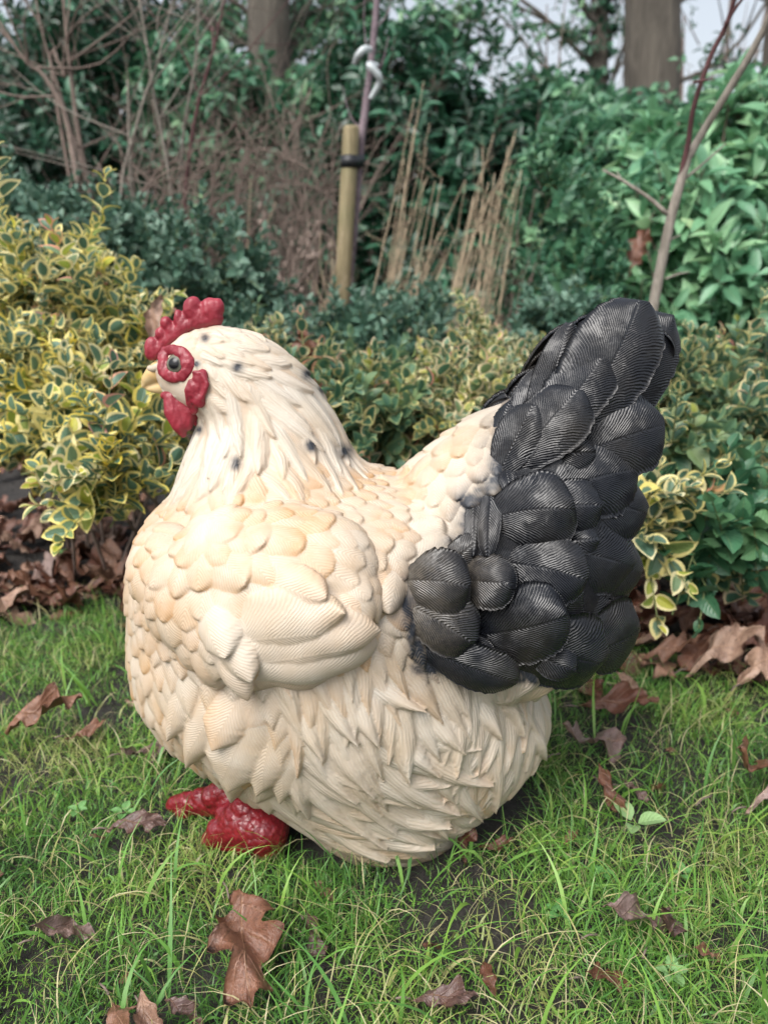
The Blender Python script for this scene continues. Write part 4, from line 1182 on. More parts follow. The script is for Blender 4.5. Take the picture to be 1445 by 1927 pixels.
stalks('brown dry stalks with drooping seed heads left of the wooden stake', (520, 600), [(520, 350), (575, 370), (500, 380), (600, 400)], 1.4, M_TWIG, 16, .0026, 90)
stalks('thin straw stalks rising through the brown arching stems left of the seed-head clump', (440, 590), [(452, 400), (480, 330), (430, 440)], 1.5, n=6)
stalks('few thin straw stalks close to the left of the wooden stake', (610, 600), [(620, 400), (640, 440), (600, 500)], 1.5, n=6)

# ------------------------------------------------------------------ stake, strap, young trees
tp_ = NT('weathered_stake_wood')
mp = tp_.node('Mapping', Scale=(1, 1, .08)); tp_.t.links.new(tp_.node('TexCoord').outputs['Object'], mp.inputs['Vector'])
n1 = tp_.noise(120, 5, .6, mp.outputs[0], .5); n2 = tp_.noise(9, 3)
col = tp_.mix(tp_.remap(n1, .3, .7), (.15, .12, .06), (.31, .255, .15)); col = tp_.mix(tp_.remap(n2, .45, .7, 0, .5), col, (.15, .15, .07))
M_STAKE = tp_.done(Base_Color=col, Roughness=.75, Normal=tp_.bump(n1, .4, .002))
ts = NT('black_rubber_strap'); M_STRAP = ts.done(Base_Color=(.008, .009, .012), Roughness=.5, Normal=ts.bump(ts.noise(200, 3), .3, .001))
tw_ = NT('pale_tie_tape'); M_TIE = tw_.done(Base_Color=(.42, .46, .47), Roughness=.35, Normal=tw_.bump(tw_.noise(60, 3), .5, .002), Transmission_Weight=0.0)
YS = 1.5
def axis_at(pxa, pya, pxb, pyb, Y):
    a, b = PY(pxa, pya, Y), PY(pxb, pyb, Y); d = (b - a) / (b[2] - a[2]); g = a + d * (-.05 - a[2]); return a, g
a, g = axis_at(661, 243, 643, 570, YS)
stake = thing('wooden_stake', 'round wooden tree stake with a black strap standing before the hedge', 'stake', (g[0], g[1], 0))
ax_ = np.linspace(0, 1, 20)[:, None]; path = g * (1 - ax_) + a * ax_
k = (a - CAM) @ FWD / FPX
rr = np.full(20, 15.5 * k); 
path = np.vstack([path, path[-1] + (0, 0, .004), path[-1] + (0, 0, .007)]); rr = np.append(rr, [15.0 * k, 12 * k])
V, Q, T = tube(path, rr, 24); V += rng.normal(0, .0003, V.shape)
keep_world(mk('post', V, [Q, T], M_STAKE), stake)
sa, sg_ = PY(712, -60, YS + .045), None
tree_path = curve_pts([PY(716, -120, YS + .05), PY(706, 40, YS + .045), PY(692, 170, YS + .04), PY(678, 280, YS + .03), PY(667, 420, YS + .03), PY(656, 560, YS + .03), to_ground(PY(652, 600, YS + .03))], 50)
# strap wraps post and stem
sc_ = a + (g - a) * ((a[2] - PY(658, 305, YS)[2]) / (a[2] - g[2])); st_c = PY(677, 302, YS + .03)
hull = []
for i in range(48):
    th = 2 * math.pi * i / 48; d = np.array([math.cos(th), math.sin(th), 0])
    hull.append(max((sc_ + d * (16.8 * k) for _ in [0]), key=lambda q: 0) if d @ (st_c - sc_) < 0.35 * np.linalg.norm(st_c - sc_) else st_c + d * (9.5 * k))
hull = np.array(hull); hh = 11 * k
outer = np.stack([hull + (0, 0, -hh), hull + (0, 0, hh)], 0); cen = hull.mean(0)
inner_ = outer + (cen - outer) * np.array([.04, .04, 0])
V = np.concatenate([outer[0], outer[1], inner_[1], inner_[0]]); Q = np.concatenate([gridfaces(4, 48, True), np.stack([np.arange(48) + 144, (np.arange(48) + 1) % 48 + 144, (np.arange(48) + 1) % 48, np.arange(48)], -1)])
keep_world(mk('strap', V, Q, M_STRAP, smooth=False), stake)
sap = thing('young_tree', 'thin purple-brown young tree tied to the wooden stake', 'young tree', tuple(to_ground(tree_path[-1]) * (1, 1, 0)))
rad = np.linspace(.0065, .0125, 50) * (1 + .10 * np.abs(np.sin(np.arange(50) * 1.7)))
V, Q, T = tube(tree_path, rad, 12)
keep_world(mk('trunk', V, [Q, T], M_PURP), sap)
tw = Acc()
for i in (3, 9, 15, 22):
    c = tree_path[i]; sg = 1 if i % 2 else -1
    V, Q, _ = tube(curve_pts([c, c + (.03 * sg, 0, .03), c + (.05 * sg, .01, .10)], 6), np.linspace(.003, .001, 6), 5, False); keep_world(mk('twig', V, Q, M_PURP), sap)
V, Q, _ = tube(curve_pts([PY(690, 90, YS + .02), PY(685, 40, YS + .02), PY(688, -40, YS)], 8), .0016, 5, False); keep_world(mk('twig', V, Q, M_PURP), sap)
def ribbon(pts, w, Y):
    c = curve_pts([PY(x, y, Y + dy) for x, y, dy in pts], 22); t_ = np.gradient(c, axis=0); t_ /= np.linalg.norm(t_, axis=1)[:, None]
    nrm = np.cross(t_, (0, 1.0, 0)); nrm /= np.linalg.norm(nrm, axis=1)[:, None]
    ww = w * np.sin(np.pi * np.linspace(.12, .9, 22)) ** .35
    U = np.linspace(-1, 1, 5); Vf = c[:, None] + nrm[:, None] * (U[None, :, None] * ww[:, None, None]) + np.array([0, -.006, 0]) * (1 - U ** 2)[None, :, None]
    Vb = Vf + (0, .0015, 0); q = gridfaces(22, 5)
    return np.concatenate([Vf.reshape(-1, 3), Vb.reshape(-1, 3)]), np.concatenate([q, q[:, ::-1] + 110])
tie = Acc()
for pts in ([(700, 92, 0), (686, 92, -.02), (674, 104, -.02), (666, 122, 0)], [(690, 122, -.02), (700, 128, -.025), (713, 145, -.02), (712, 160, -.01), (697, 186, 0)], [(690, 122, -.02), (704, 120, 0), (708, 118, .03)]):
    V, Q = ribbon(pts, 6.5 * k, YS + .02); tie.add(V, Q)
tag(tie.build('tie_tape', M_TIE), 'white plastic tape tied in a loose loop round the purple-brown young tree', 'tie')

YR = .75
kr = (PY(1240, 450, YR) - CAM) @ FWD / FPX
rs = thing('young_tree', 'forked grey young tree behind the hen tail, with one dark red-brown fork', 'young tree', tuple(to_ground(PY(1215, 640, YR)) * (1, 1, 0)))
base_ = curve_pts([PY(1296, 285, YR), PY(1278, 350, YR), PY(1262, 410, YR), PY(1243, 500, YR), PY(1226, 590, YR), PY(1216, 650, YR), to_ground(PY(1196, 760, YR))], 40)
V, Q, T = tube(base_, np.linspace(8, 11, 40) * kr * (1 + .12 * (np.sin(np.arange(40) * 2.1) > .93)), 14)
keep_world(mk('trunk', V, [Q, T], M_TWIGG), rs)
f1 = Acc(); f2 = Acc(); f3 = Acc()
V, Q, T = tube(curve_pts([PY(1292, 300, YR), PY(1318, 255, YR), PY(1370, 170, YR - .03), PY(1415, 95, YR - .05), PY(1452, 20, YR - .07), PY(1490, -80, YR - .1)], 30), np.linspace(7.5, 5, 30) * kr, 10); f1.add(V, Q, T)
keep_world(f1.build('branch', M_TWIGG), rs)
V, Q, T = tube(curve_pts([PY(1280, 330, YR), PY(1294, 270, YR - .01), PY(1305, 200, YR - .03), PY(1335, 110, YR - .05), PY(1368, 40, YR - .07), PY(1398, -60, YR - .1)], 30), np.linspace(5.2, 3.4, 30) * kr, 9); f2.add(V, Q, T)
V, Q, T = tube(curve_pts([PY(1305, 155, YR - .04), PY(1330, 150, YR - .06), PY(1338, 146, YR - .06)], 5), np.linspace(2.5, 1.2, 5) * kr, 6); f2.add(V, Q, T)
V, Q, T = tube(curve_pts([PY(1365, 50, YR - .07), PY(1380, 20, YR - .08), PY(1410, -20, YR - .1)], 6), np.linspace(3.0, 2, 6) * kr, 6); f2.add(V, Q, T)
keep_world(f2.build('branch', M_TWIGR), rs)
for pts, r in (([(1256, 404), (1225, 376), (1190, 352), (1165, 336), (1134, 320)], 4.5), ([(1170, 340), (1160, 322)], 2), ([(1290, 335), (1320, 310), (1365, 270)], 3.0), ([(1252, 525), (1275, 516), (1297, 512)], 2.8), ([(1262, 450), (1280, 442)], 2.2), ([(1247, 480), (1236, 470)], 2.0)):
    V, Q, T = tube(curve_pts([PY(x, y, YR + .01 * i) for i, (x, y) in enumerate(pts)], 10), np.linspace(r, r * .45, 10) * kr, 7); keep_world(mk('twig', V, [Q, T], M_TWIGG), rs)

# ------------------------------------------------------------------ low variegated shrubs
X_ = lambda px, py, Y, d, L: (PY(px, py, Y), d, L)
sprig_shrub('golden_euonymus', 'golden variegated evergreen shrub overhanging the soil at the left of the hen', [mound(70, 690, .55, 180, 175), mound(215, 660, .50, 85, 125), mound(20, 550, .60, 120, 105), mound(190, 575, .62, 105, 75), mound(215, 880, .26, 95, 95), mound(150, 780, .40, 130, 110), mound(290, 760, .48, 60, 150), mound(20, 800, .62, 110, 60)],
            380, .031, M_EUO, extra=[X_(35, 470, .45, (0, -.2, 1), .10), X_(10, 430, .45, (-.2, -.2, 1), .09), X_(165, 440, .50, (.15, 0, 1), .11), X_(195, 370, .50, (.1, 0, 1), .06), X_(90, 500, .45, (0, -.2, 1), .09), X_(-5, 330, .45, (-.2, 0, 1), .07), X_(120, 480, .4, (.1, 0, 1), .08), X_(245, 520, .5, (.2, 0, 1), .08)])
sprig_shrub('mixed_euonymus', 'low variegated shrub with pinkish tips directly behind the hen neck and back', [mound(560, 790, .50, 110, 110), mound(470, 720, .62, 110, 70), mound(690, 800, .50, 120, 120), mound(620, 740, .75, 130, 70)], 240, .030, M_EUO2, inner=.6)
sprig_shrub('mixed_euonymus', 'yellowish variegated shrub between the hen back and the hen tail', [mound(830, 790, .55, 120, 120), mound(940, 740, .75, 110, 85), mound(905, 640, .90, 40, 60), mound(780, 750, .85, 110, 60)], 260, .027, M_EUO3, inner=.6)
sprig_shrub('mixed_euonymus', 'green and pink-tinged low shrub to the right of the hen tail', [mound(1330, 800, .55, 150, 140), mound(1260, 900, .42, 90, 120), mound(1420, 880, .50, 110, 130), mound(1400, 720, .75, 130, 90), mound(1230, 740, .7, 80, 100), mound(1330, 1000, .34, 110, 60)], 260, .034, M_EUO2, inner=.5)
sprig_shrub('glossy_periwinkle', 'plain glossy green leafy shoots low down at the right under the pink-tinged shrub', [mound(1320, 975, .26, 85, 60), mound(1400, 960, .30, 70, 60), mound(1260, 1010, .28, 55, 45)], 34, .036, M_GLOSSY, cat='plant')
sprig_shrub('golden_euonymus', 'few bright golden shoots peeping out right beside the black tail feathers', [mound(1215, 970, .24, 40, 60)], 14, .034, M_EUO)
sprig_shrub('blue_honeysuckle', 'blue-green small-leaved shrub behind the hen comb', [mound(380, 500, 1.1, 110, 90), mound(300, 560, 1.1, 110, 80), mound(460, 580, 1.15, 90, 60), mound(520, 640, 1.0, 120, 45)], 260, .028, M_BLUE, tpl=T_SML)
sprig_shrub('blue_honeysuckle', 'blue-green small-leaved shrub at the left under the bare grey stems', [mound(150, 430, 1.15, 140, 70), mound(260, 460, 1.2, 80, 60), mound(40, 400, 1.2, 120, 60)], 170, .028, M_BLUE, tpl=T_SML)
sprig_shrub('blue_honeysuckle', 'blue-green shoots at the foot of the dry stalks right of the wooden stake', [mound(680, 610, 1.05, 80, 50), mound(800, 590, 1.25, 40, 50), mound(760, 640, 1.0, 110, 40)], 120, .028, M_BLUE, tpl=T_SML)
sprig_shrub('blue_honeysuckle', 'blue-green shrub between the dry stalks and the black tail feathers', [mound(1040, 620, 1.05, 80, 70), mound(1000, 680, .95, 90, 40), mound(1100, 650, 1.0, 100, 60)], 150, .030, M_BLUE, tpl=T_SML)
sprig_shrub('privet_shrub', 'thin-leaved green shrub reaching up between the stalks and the pale laurel', [mound(1040, 420, 1.5, 80, 110), mound(1080, 540, 1.35, 90, 90)], 120, .036, M_MIDL, tpl=T_SML)
#--GRASS--
# ------------------------------------------------------------------ lawn, moss, litter, fallen leaves
def lawn_edge(x):
    # how far back the grass reaches; beyond it lies leaf litter and bare soil
    return np.where(x < 0, .40 + .03 * np.sin(x * 14), .26 + .04 * np.sin(x * 19 + 2)) + .02 * np.sin(x * 41)
tgm = NT('grass_blade')
u, v, e = tgm.attr('luv'); r1, r2, r3 = tgm.attr('rnd')
col = tgm.ramp(r1, [(0, (.05, .16, .020)), (.3, (.085, .25, .030)), (.6, (.16, .36, .045)), (.8, (.26, .44, .06)), (.9, (.36, .45, .10)), (.95, (.46, .42, .18)), (1, (.62, .54, .34))])
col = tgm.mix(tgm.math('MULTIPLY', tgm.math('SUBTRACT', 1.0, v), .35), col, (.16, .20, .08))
col = tgm.mix(tgm.math('MULTIPLY', r2, .25), col, (.08, .24, .12))
tgm.set(tgm.b.inputs['Base Color'], col); tgm.set(tgm.b.inputs['Roughness'], .4); tgm.set(tgm.b.inputs['Specular IOR Level'], .4)
tr = tgm.node('BsdfTranslucent'); tgm.set(tr.inputs[0], col)
mx = tgm.node('MixShader', i0=.3); tgm.t.links.new(tgm.b.outputs[0], mx.inputs[1]); tgm.t.links.new(tr.outputs[0], mx.inputs[2]); tgm.t.links.new(mx.outputs[0], tgm.out.inputs[0])
M_GRASS = tgm.m

def vnoise(x, y, f, s=0.0):
    return np.array([mnoise.noise(Vector((a * f + s, b * f - s, s))) for a, b in zip(x, y)])
def hen_clear(x, y):
    return ((x - (-.005)) / .150) ** 2 + (y / .072) ** 2 > 1
def blades(x, y, L, w, lean, rnd, seg=6, az=None):
    n = len(x); az = rng.uniform(0, 2 * np.pi, n) if az is None else az
    t = np.linspace(0, 1, seg)[None, :]
    bend = lean[:, None]
    # arc: angle from vertical grows along the blade
    ang = rng.uniform(.05, .5, n)[:, None] + bend * t
    ds = L[:, None] / (seg - 1)
    hx = np.concatenate([np.zeros((n, 1)), np.cumsum(np.sin(ang[:, :-1]) * ds, 1)], 1)
    hz = np.concatenate([np.zeros((n, 1)), np.cumsum(np.cos(ang[:, :-1]) * ds, 1)], 1)
    hz = np.maximum(hz, .002 + .003 * rng.random((n, 1)))
    curl = rng.normal(0, .5, n)[:, None] * t
    X = x[:, None] + hx * np.cos(az[:, None] + curl); Y = y[:, None] + hx * np.sin(az[:, None] + curl); Z = gz(x, y)[:, None] - .003 + hz
    wd = w[:, None] * np.clip(1.15 - t ** 1.8 * 1.1, .06, 1) * (.6 + .4 * np.sin(np.pi * np.clip(t * 1.4, 0, 1)))
    tw = az[:, None] + np.pi / 2 + rng.normal(0, .5, n)[:, None] + rng.normal(0, .6, n)[:, None] * t
    sx, sy = np.cos(tw) * wd / 2, np.sin(tw) * wd / 2; sz = rng.normal(0, .3, n)[:, None] * wd / 2
    A = np.stack([X - sx, Y - sy, Z - sz], -1); B = np.stack([X + sx, Y + sy, Z + sz], -1)
    V = np.stack([A, B], 2).reshape(-1, 3)
    q = gridfaces(seg, 2)
    Q = (q[None] + (np.arange(n) * seg * 2)[:, None, None]).reshape(-1, 4)
    U = np.zeros((n, seg, 2, 3)); U[..., 0, 0] = -1; U[..., 1, 0] = 1; U[..., 1] = t[:, :, None]
    return V, Q, U.reshape(-1, 3), np.repeat(rnd, seg * 2, 0)
def lawn_points(N, ymin=-.34):
    y = ymin + (0.52 - ymin) * rng.random(N) ** 1.15
    x = rng.uniform(-1, 1, N) * (.30 + .62 * (y + .56) )
    return x, y
x, y = lawn_points(125000)
thin = vnoise(x, y, 9, 3.1) + .5 * vnoise(x, y, 27, 8.0)
ed = lawn_edge(x)
keep = (y < ed + rng.normal(0, .018, len(x))) & hen_clear(x, y) & (rng.random(len(x)) < np.clip(.66 - thin * 1.6, .10, 1)) 
x, y = x[keep], y[keep]
patch = vnoise(x, y, 5, 20)
n = len(x)
L = rng.gamma(4, .0060, n) * (1 - .3 * patch); L = np.clip(L, .010, .075)
kind = rng.random(n)
w = np.where(kind < .82, rng.uniform(.0005, .0011, n), rng.uniform(.0012, .0026, n))
tone = np.clip(.46 + .75 * vnoise(x, y, 7, 40) + .3 * vnoise(x, y, 25, 90) + rng.normal(0, .19, n), 0, .93); tone = np.where(rng.random(n) < .055, rng.uniform(.93, 1, n), tone)
g = Acc()
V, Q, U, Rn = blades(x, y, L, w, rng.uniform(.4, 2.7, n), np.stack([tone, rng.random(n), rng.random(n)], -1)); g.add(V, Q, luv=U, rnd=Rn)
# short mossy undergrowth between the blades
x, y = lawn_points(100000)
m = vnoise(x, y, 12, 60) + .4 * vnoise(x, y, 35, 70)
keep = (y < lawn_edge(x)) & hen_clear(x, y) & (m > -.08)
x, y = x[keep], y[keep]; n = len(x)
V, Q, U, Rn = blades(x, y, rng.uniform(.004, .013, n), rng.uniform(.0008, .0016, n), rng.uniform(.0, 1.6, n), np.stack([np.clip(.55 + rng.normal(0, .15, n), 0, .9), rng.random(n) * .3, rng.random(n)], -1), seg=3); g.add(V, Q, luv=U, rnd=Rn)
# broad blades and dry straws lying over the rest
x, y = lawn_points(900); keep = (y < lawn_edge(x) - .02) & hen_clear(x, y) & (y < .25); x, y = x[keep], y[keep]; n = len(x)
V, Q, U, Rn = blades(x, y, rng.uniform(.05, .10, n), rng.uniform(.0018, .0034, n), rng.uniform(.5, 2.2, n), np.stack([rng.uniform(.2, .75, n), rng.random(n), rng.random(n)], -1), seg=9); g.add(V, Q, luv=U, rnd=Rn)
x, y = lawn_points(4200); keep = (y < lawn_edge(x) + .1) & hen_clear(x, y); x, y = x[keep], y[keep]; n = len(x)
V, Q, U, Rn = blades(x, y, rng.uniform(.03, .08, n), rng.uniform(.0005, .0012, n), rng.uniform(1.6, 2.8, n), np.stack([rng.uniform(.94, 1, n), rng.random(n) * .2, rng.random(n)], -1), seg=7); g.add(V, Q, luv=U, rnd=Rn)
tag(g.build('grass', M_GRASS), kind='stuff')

# oak leaves
def oak_mat(name, stops, rough=.5):
    t = NT(name); u, v, e = t.attr('luv'); r1, r2, r3 = t.attr('rnd')
    col = t.ramp(r1, stops)
    n = t.noise(55, 5, .65)
    col = t.mix(t.remap(n, .35, .7, 0, .75), col, (.10, .045, .028))
    col = t.mix(t.remap(t.noise(400, 2), .62, .75, 0, .5), col, (.03, .018, .012))
    au = t.math('ABSOLUTE', u)
    vein = t.math('SUBTRACT', 1.0, t.math('MULTIPLY', au, 22.0), clamp=True)
    blot = t.remap(t.noise(130, 4, .7, None, 1.5), .52, .68)
    col = t.mix(t.math('MULTIPLY', blot, .55), col, (.045, .022, .016))
    edge = t.remap(t.math('ADD', au, t.math('MULTIPLY', n, .4)), .95, 1.2)
    col = t.mix(t.math('MULTIPLY', edge, .5), col, (.06, .03, .02))
    sv = t.math('SINE', t.math('MULTIPLY_ADD', v, 44.0, t.math('MULTIPLY', au, -11.0)))
    sv = t.math('POWER', t.math('MAXIMUM', sv, 0.0), 12.0)
    col = t.mix(t.math('MULTIPLY', t.math('MAXIMUM', vein, t.math('MULTIPLY', sv, .35)), .4), col, (.34, .20, .12))
    h = t.math('ADD', t.math('ADD', vein, t.math('MULTIPLY', sv, .6)), t.math('ADD', t.math('MULTIPLY', n, 1.6), t.math('MULTIPLY', t.noise(260, 4, .7), 1.6)))
    return t.done(Base_Color=col, Roughness=rough, Normal=t.bump(h, .6, .0012), Specular_IOR_Level=.5)
M_OAK = oak_mat('brown_oak_leaf', [(0, (.10, .035, .022)), (.3, (.14, .055, .032)), (.55, (.21, .10, .06)), (.8, (.29, .17, .115)), (1, (.40, .28, .21))], .42)
M_OAKG = oak_mat('grey_purple_leaf', [(0, (.07, .045, .045)), (.5, (.16, .11, .105)), (1, (.27, .20, .18))], .38)
def oak_geo(seed, lobes=4, width=.55, curl=.5, twist=.3, fold=.2, res=(34, 11), stalk=True):
    r = np.random.default_rng(seed)
    nv, nu = res
    v = np.linspace(0, 1, nv); u = np.linspace(-1, 1, nu); U, Vv = np.meshgrid(u, v)
    env = np.sin(np.pi * v ** 1.25) ** .75
    ph = r.uniform(0, 6, 2)
    side = []
    for k in (0, 1):
        lob = .5 + .5 * np.cos(2 * np.pi * (lobes * v + .12 * k) + ph[k] * .15 + np.pi)
        side.append(env * (.48 + .52 * lob ** .9) * (1 + .12 * np.sin(v * 23 + ph[k])) + .02)
    W = np.where(U < 0, side[0][:, None], side[1][:, None]) * width / 2
    x = U * W; y = Vv.copy() + .10 * np.abs(U) * .8
    z = fold * np.abs(x) * 1.2 + curl * (.25 * np.sin(Vv * 3 + ph[0]) + 1.1 * x * x * np.sin(ph[1] + Vv * 4)) + .05 * np.sin(x * 14 + Vv * 9 + ph[0]) * curl * 2 + .03 * np.sin(Vv * 27 + ph[1]) * np.abs(U) + .012 * np.sin(Vv * 60 + x * 40)
    ang = twist * (Vv - .5); x, z = x * np.cos(ang) - z * np.sin(ang), x * np.sin(ang) + z * np.cos(ang)
    P = np.stack([x, y, z], -1); P[..., 2] -= P[..., 2].min() * .6 
    e = 1 - (1 - np.abs(U))
    A = np.stack([U * W / (width / 2), Vv, e], -1)
    # thin solid: underside half a millimetre below
    top = P.reshape(-1, 3); q = gridfaces(nv, nu)
    bot = top - np.array([0, 0, .006]); n0 = nv * nu
    idx = np.arange(n0).reshape(nv, nu); rr_ = np.concatenate([idx[:, 0], idx[-1, 1:], idx[::-1, -1][1:], idx[0, ::-1][1:-1]]); r2_ = np.roll(rr_, -1)
    Qa = np.concatenate([q, q[:, ::-1] + n0, np.stack([rr_, r2_, r2_ + n0, rr_ + n0], -1)[:, ::-1]])
    return np.concatenate([top, bot]), Qa, np.concatenate([A.reshape(-1, 3)] * 2)

lit = Acc()
OK = [oak_geo(50 + i, lobes=[3, 4, 4, 5, 1, 1][i % 6], width=[.55, .6, .5, .6, .5, .62][i % 6], curl=rng.uniform(.4, 1.0), twist=rng.uniform(-1, 1), fold=rng.uniform(-.3, .3), res=(18, 7)) for i in range(10)]
def rotm(az, tx, ty):
    return np.array(Matrix.Rotation(az, 3, 'Z') @ Matrix.Rotation(tx, 3, 'X') @ Matrix.Rotation(ty, 3, 'Y'))
cnt_l = 0
while cnt_l < 1500:
    y_ = .22 + 1.48 * rng.random() ** 1.4; x_ = rng.uniform(-1, 1) * (.30 + .62 * (y_ + .56))
    if y_ < lawn_edge(np.array(x_)) + rng.normal(-.005, .02): continue
    if rng.random() < (y_ - .2) * .35: continue
    S = rng.uniform(.04, .085); V0, Q0, A0 = OK[rng.integers(10)]
    M = rotm(rng.uniform(0, 6.28), rng.normal(0, .2), rng.normal(0, .2))
    P = (V0 * S) @ M.T; P = P - (0, 0, P[:, 2].min()) + (x_, y_, gz(x_, y_) - .004 + rng.uniform(0, .014))
    lit.add(P, Q0, luv=A0, rnd=np.tile([rng.random() ** 1.5, rng.random(), 0], (len(P), 1))); cnt_l += 1
# crumbs and scraps scattered in the grass
for _ in range(90):
    x_, y_ = lawn_points(1); x_, y_ = float(x_[0]), float(y_[0])
    if not hen_clear(x_, y_): continue
    S = rng.uniform(.010, .026); V0, Q0, A0 = OK[rng.integers(10)]
    M = rotm(rng.uniform(0, 6.28), rng.normal(0, .5), rng.normal(0, .5))
    P = (V0 * S) @ M.T; P = P - (0, 0, P[:, 2].min()) + (x_, y_, gz(x_, y_) + .001)
    lit.add(P, Q0, luv=A0, rnd=np.tile([rng.random(), rng.random(), 0], (len(P), 1)))
half = M_OAK
tag(lit.build('leaf_litter', M_OAK), kind='stuff')
# soil crumbs
sc = Acc(); V0, Q0 = sphere((0, 0, 0), 1.0, n=4, m=5)
for _ in range(2500):
    y_ = rng.uniform(-.3, 1.3); x_ = rng.uniform(-1, 1) * (.30 + .62 * (y_ + .56)); r = rng.uniform(.0008, .0035)
    sc.add(V0 * r * rng.uniform(.6, 1.3, 3) + (x_, y_, gz(x_, y_) - .003), Q0)
tag(sc.build('soil_crumbs', M_SOIL), kind='stuff')

# single fallen leaves, read off the photo: px, py, length px, direction deg (image), tone, material, lobes, height, tilt x, tilt y, label
FL = [
 (430,1690,330,78,.42,'o',4,.016,-.25,.10,'long orange-brown lobed oak leaf in the grass in front of the hen'),
 (205,1870,130,60,.60,'o',1,.018,.3,-.5,'curled tan leaf at the bottom edge left of the orange-brown oak leaf'),
 (262,1895,110,80,.85,'o',1,.016,.2,.3,'pale mottled curled leaf at the bottom edge beside the curled tan leaf'),
 (305,1910,80,20,.20,'g',1,.012,0,.3,'dark brown rounded leaf at the bottom edge right of the pale mottled leaf'),
 (60,1770,120,-10,.75,'g',1,.010,.15,.1,'flat grey-purple leaf in the grass near the lower left edge'),
 (200,1560,110,5,.15,'g',3,.012,.2,.2,'dark wet curled leaf in the grass left of the red foot'),
 (0,1380,150,-5,.55,'o',4,.018,.2,-.2,'broad brown oak leaf on the lawn at the left edge'),
 (120,1385,75,-8,.42,'o',2,.015,.2,.1,'small red-brown leaf beside the broad oak leaf at the left edge'),
 (225,1420,105,-8,.55,'g',3,.012,.1,.2,'grey-brown leaf flat in the grass left of the hen breast'),
 (50,1120,110,-40,.95,'g',3,.022,.5,-.2,'pale mauve lobed leaf tilted up at the lawn edge on the left'),
 (170,1120,90,-20,.70,'o',3,.02,.3,.2,'pinkish-brown oak leaf at the lawn edge close to the hen breast'),
 (70,1010,110,-5,.92,'o',4,.02,.3,0,'pale tan lobed oak leaf on the dark soil under the golden shrub'),
 (310,905,110,-70,.8,'g',2,.06,1.1,.1,'large mauve-brown leaf leaning upright behind the hen throat'),
 (852,1570,110,-80,.12,'o',3,.03,1.2,.3,'dark rust-brown curled leaf wedged upright under the back of the hen'),
 (895,1590,62,10,.15,'o',2,.008,.2,.4,'small rust-brown curled leaf end lying beside the upright wedged leaf'),
 (1120,1760,130,-5,.80,'g',1,.012,.1,.15,'grey-mauve leaf lying in the grass at the lower right'),
 (1215,1785,75,-60,.0,'g',1,.014,.6,.6,'very dark upturned leaf edge beside the grey-mauve leaf at the lower right'),
 (1290,1800,66,5,.6,'o',1,.010,.1,.2,'small brown leaf right of the dark upturned leaf'),
 (1335,1500,150,-20,.45,'o',3,.025,.5,-.4,'rust-edged curled oak leaf at the right edge'),
 (1400,1520,120,-10,.95,'g',3,.02,.2,.1,'pale mauve lobed leaf under the rust-edged leaf at the right edge'),
 (1050,1420,130,-12,.72,'g',2,.018,.1,.15,'grey-mauve leaf in the grass right of the hen skirt'),
 (1125,1470,70,50,.35,'o',2,.018,.3,-.3,'small curled rusty leaf beside the grey-mauve leaf right of the hen'),
 (1165,1480,60,20,.45,'g',1,.010,.1,.1,'small dark mauve leaf right of the small curled rusty leaf'),
 (1085,1330,140,5,.22,'o',3,.016,.5,.2,'long dark red-brown leaf edge in the grass below the black tail'),
 (1290,1260,150,-12,.95,'o',3,.026,.2,.15,'large pale tan leaf on the litter at the right edge'),
 (1390,1290,110,-25,.9,'o',4,.024,.2,-.2,'pale pinkish oak leaf at the right edge below the large pale tan leaf'),
 (1200,1165,150,0,.68,'o',4,.022,.3,0,'warm brown lobed leaf on the soil just right of the black tail'),
 (1190,1240,110,5,.62,'o',3,.018,.2,.1,'orange-brown leaf at the lawn edge beside the lowest tail feather'),
 (1350,1180,120,-10,.30,'g',3,.024,.2,.1,'dark mauve leaf on the litter under the right shrub'),
 (1150,1290,70,20,.9,'o',1,.014,.2,.1,'small pale twisted leaf on the grass below the lowest tail feather'),
 (1090,1840,90,0,.25,'o',2,.010,.2,.1,'small dark brown leaf half hidden in the grass at the bottom right'),
 (570,1730,80,60,.15,'g',2,.008,.1,.2,'dark leaf half hidden in the grass right of the orange-brown oak leaf'),
 (770,1880,120,10,.15,'g',2,.008,.1,.2,'dark brown leaf under the blades at the bottom middle'),
 (560,600,120,80,.35,'o',4,.30,1.3,.2,'rust-brown oak leaf caught upright in the low shrub behind the hen neck'),
 (290,640,80,-85,.9,'o',1,.27,1.3,.2,'pale tan dry leaf caught in the golden shrub behind the comb'),
 (1165,520,90,-60,.3,'o',4,.45,1.2,.2,'red-brown oak leaf caught in the pale laurel'),
]
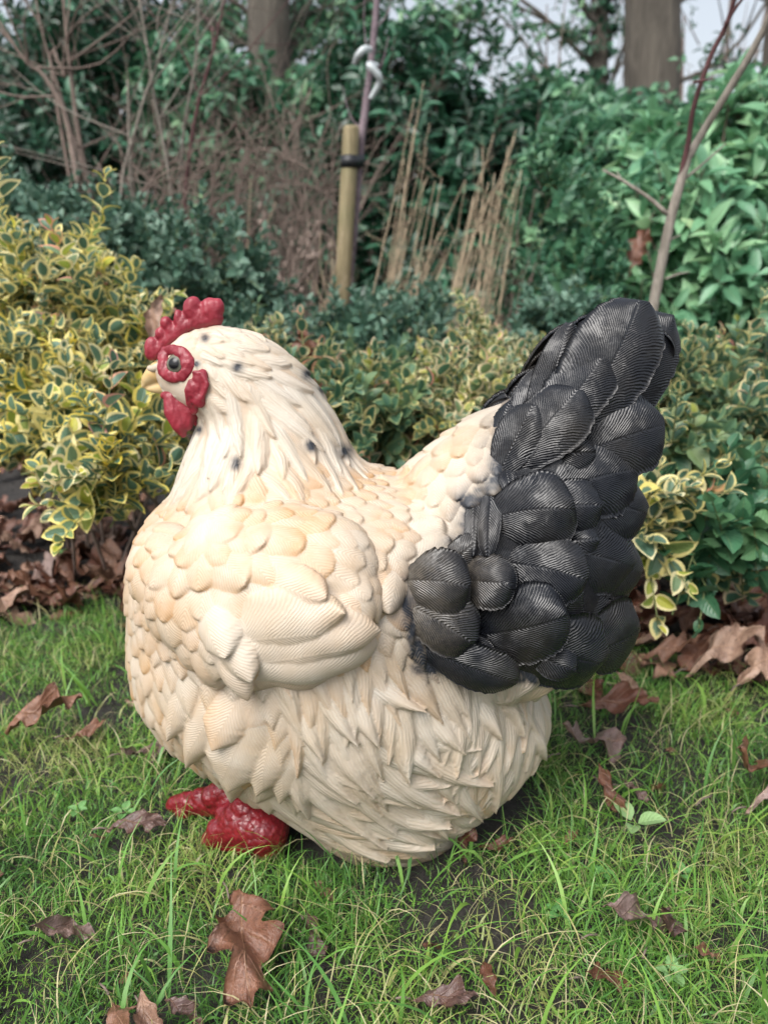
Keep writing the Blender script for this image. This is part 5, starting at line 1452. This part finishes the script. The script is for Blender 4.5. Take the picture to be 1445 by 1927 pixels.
for i, (px, py, Lp, dg, tone, mm, lobes, hgt, tx, ty, lab) in enumerate(FL):
    if hgt >= .2:
        Yc = {560: .62, 290: .42, 1165: 1.35}[px]; p = PY(px, py, Yc); k = (p - CAM) @ FWD / FPX; L_ = Lp * k
        q = PY(px + Lp * math.cos(R(dg)), py + Lp * math.sin(R(dg)), Yc - .01)
        ydir = (q - p) / np.linalg.norm(q - p); up = np.array([.15, -1.0, .3])
    else:
        p = PG(px, py, gz(0, 0) + hgt); q = PG(px + Lp * math.cos(R(dg)), py + Lp * math.sin(R(dg)), hgt)
        k = (p - CAM) @ FWD / FPX; ydir = q - p; L_ = min(np.linalg.norm(ydir), .09); ydir /= np.linalg.norm(ydir)
        up = np.array([math.sin(ty), -math.sin(tx) , 1.0])
        if tx > 1:
            L_ = Lp * k; up = np.array([.2, -1, .3]); ydir = np.array([math.cos(R(dg)), 0.05, -math.sin(R(dg))]); ydir /= np.linalg.norm(ydir); p = PG(px, py + (20 if px > 800 else 0), .0 if px > 800 else .05)
    V0, Q0, A0 = oak_geo(900 + i, lobes, .5 if lobes > 1 else .45, rng.uniform(.7, 1.2), rng.uniform(-.8, .8), rng.uniform(-.2, .3))
    x_ = np.cross(ydir, up); x_ /= np.linalg.norm(x_); z_ = np.cross(x_, ydir)
    Vw = (V0[:, :1] * x_ + V0[:, 1:2] * ydir + V0[:, 2:] * z_) * L_
    zlow = -.001 if hgt < .2 and tx < 1 else -1
    stem = tube(np.array([(0, .02, .01), (0, -.10, .02), (.03, -.22, .0)]) @ np.stack([x_, ydir, z_]) * L_, np.array([.0009, .0008, .0007]), 5)
    o = thing('fallen_leaf', lab, 'leaf', tuple(p), 'fallen oak leaves')
    b = mk('blade', Vw, Q0, M_OAK if mm == 'o' else M_OAKG, o, {'luv': A0, 'rnd': np.tile([tone, .5, 0], (len(Vw), 1))})
    mk('leaf_stalk', stem[0], [stem[1], stem[2]], M_TWIG, o)
# clover-like weeds in the lawn
def weed(px, py, n, S, label, tone=.6):
    p = PG(px, py, .004); t = thing('lawn_weed', label, 'weed', tuple(p), 'small weeds in the lawn')
    LP, LD, LU = [], [], []
    for i in range(n):
        a = 2 * math.pi * i / n + rng.normal(0, .2); d = np.array([math.cos(a), math.sin(a), .35])
        LP.append(d * S * .15 + (0, 0, .008)); LD.append(d); LU.append((-d[0] * .3, -d[1] * .3, 1))
    V, Q, A, Rn = batch(T_EUO, LP, LD, LU, rng.uniform(.7, 1.1, n) * S, np.tile([tone, .5, 0], (n, 1)), np.full(n, 1.1))
    mk('leaves', V, Q, M_WEED, t, {'luv': A, 'rnd': Rn})
M_WEED = leaf_mat('fresh_weed_leaf', [(0, (.08, .24, .06)), (.5, (.14, .36, .10)), (1, (.30, .48, .20))], rough=.5)
weed(150, 1540, 4, .010, 'two-tone bright green clover weed in the grass at the left')
weed(236, 1545, 4, .012, 'bright green clover weed just left of the dark wet curled leaf')
weed(1190, 1565, 3, .022, 'pale broad-leaved weed lying in the grass right of the hen', 1.0)
weed(1280, 1660, 4, .009, 'small clover weed in the grass at the lower right', .5)
weed(1050, 1735, 5, .010, 'small lobed weed left of the grey-mauve leaf', .4)
weed(1260, 1850, 5, .012, 'grey-green weed rosette at the bottom right', .8)
weed(1130, 1660, 5, .008, 'tiny weed seedling in the grass above the grey-mauve leaf', .5)
weed(120, 1050, 4, .012, 'tiny green seedling on the bare soil under the golden shrub', .7)
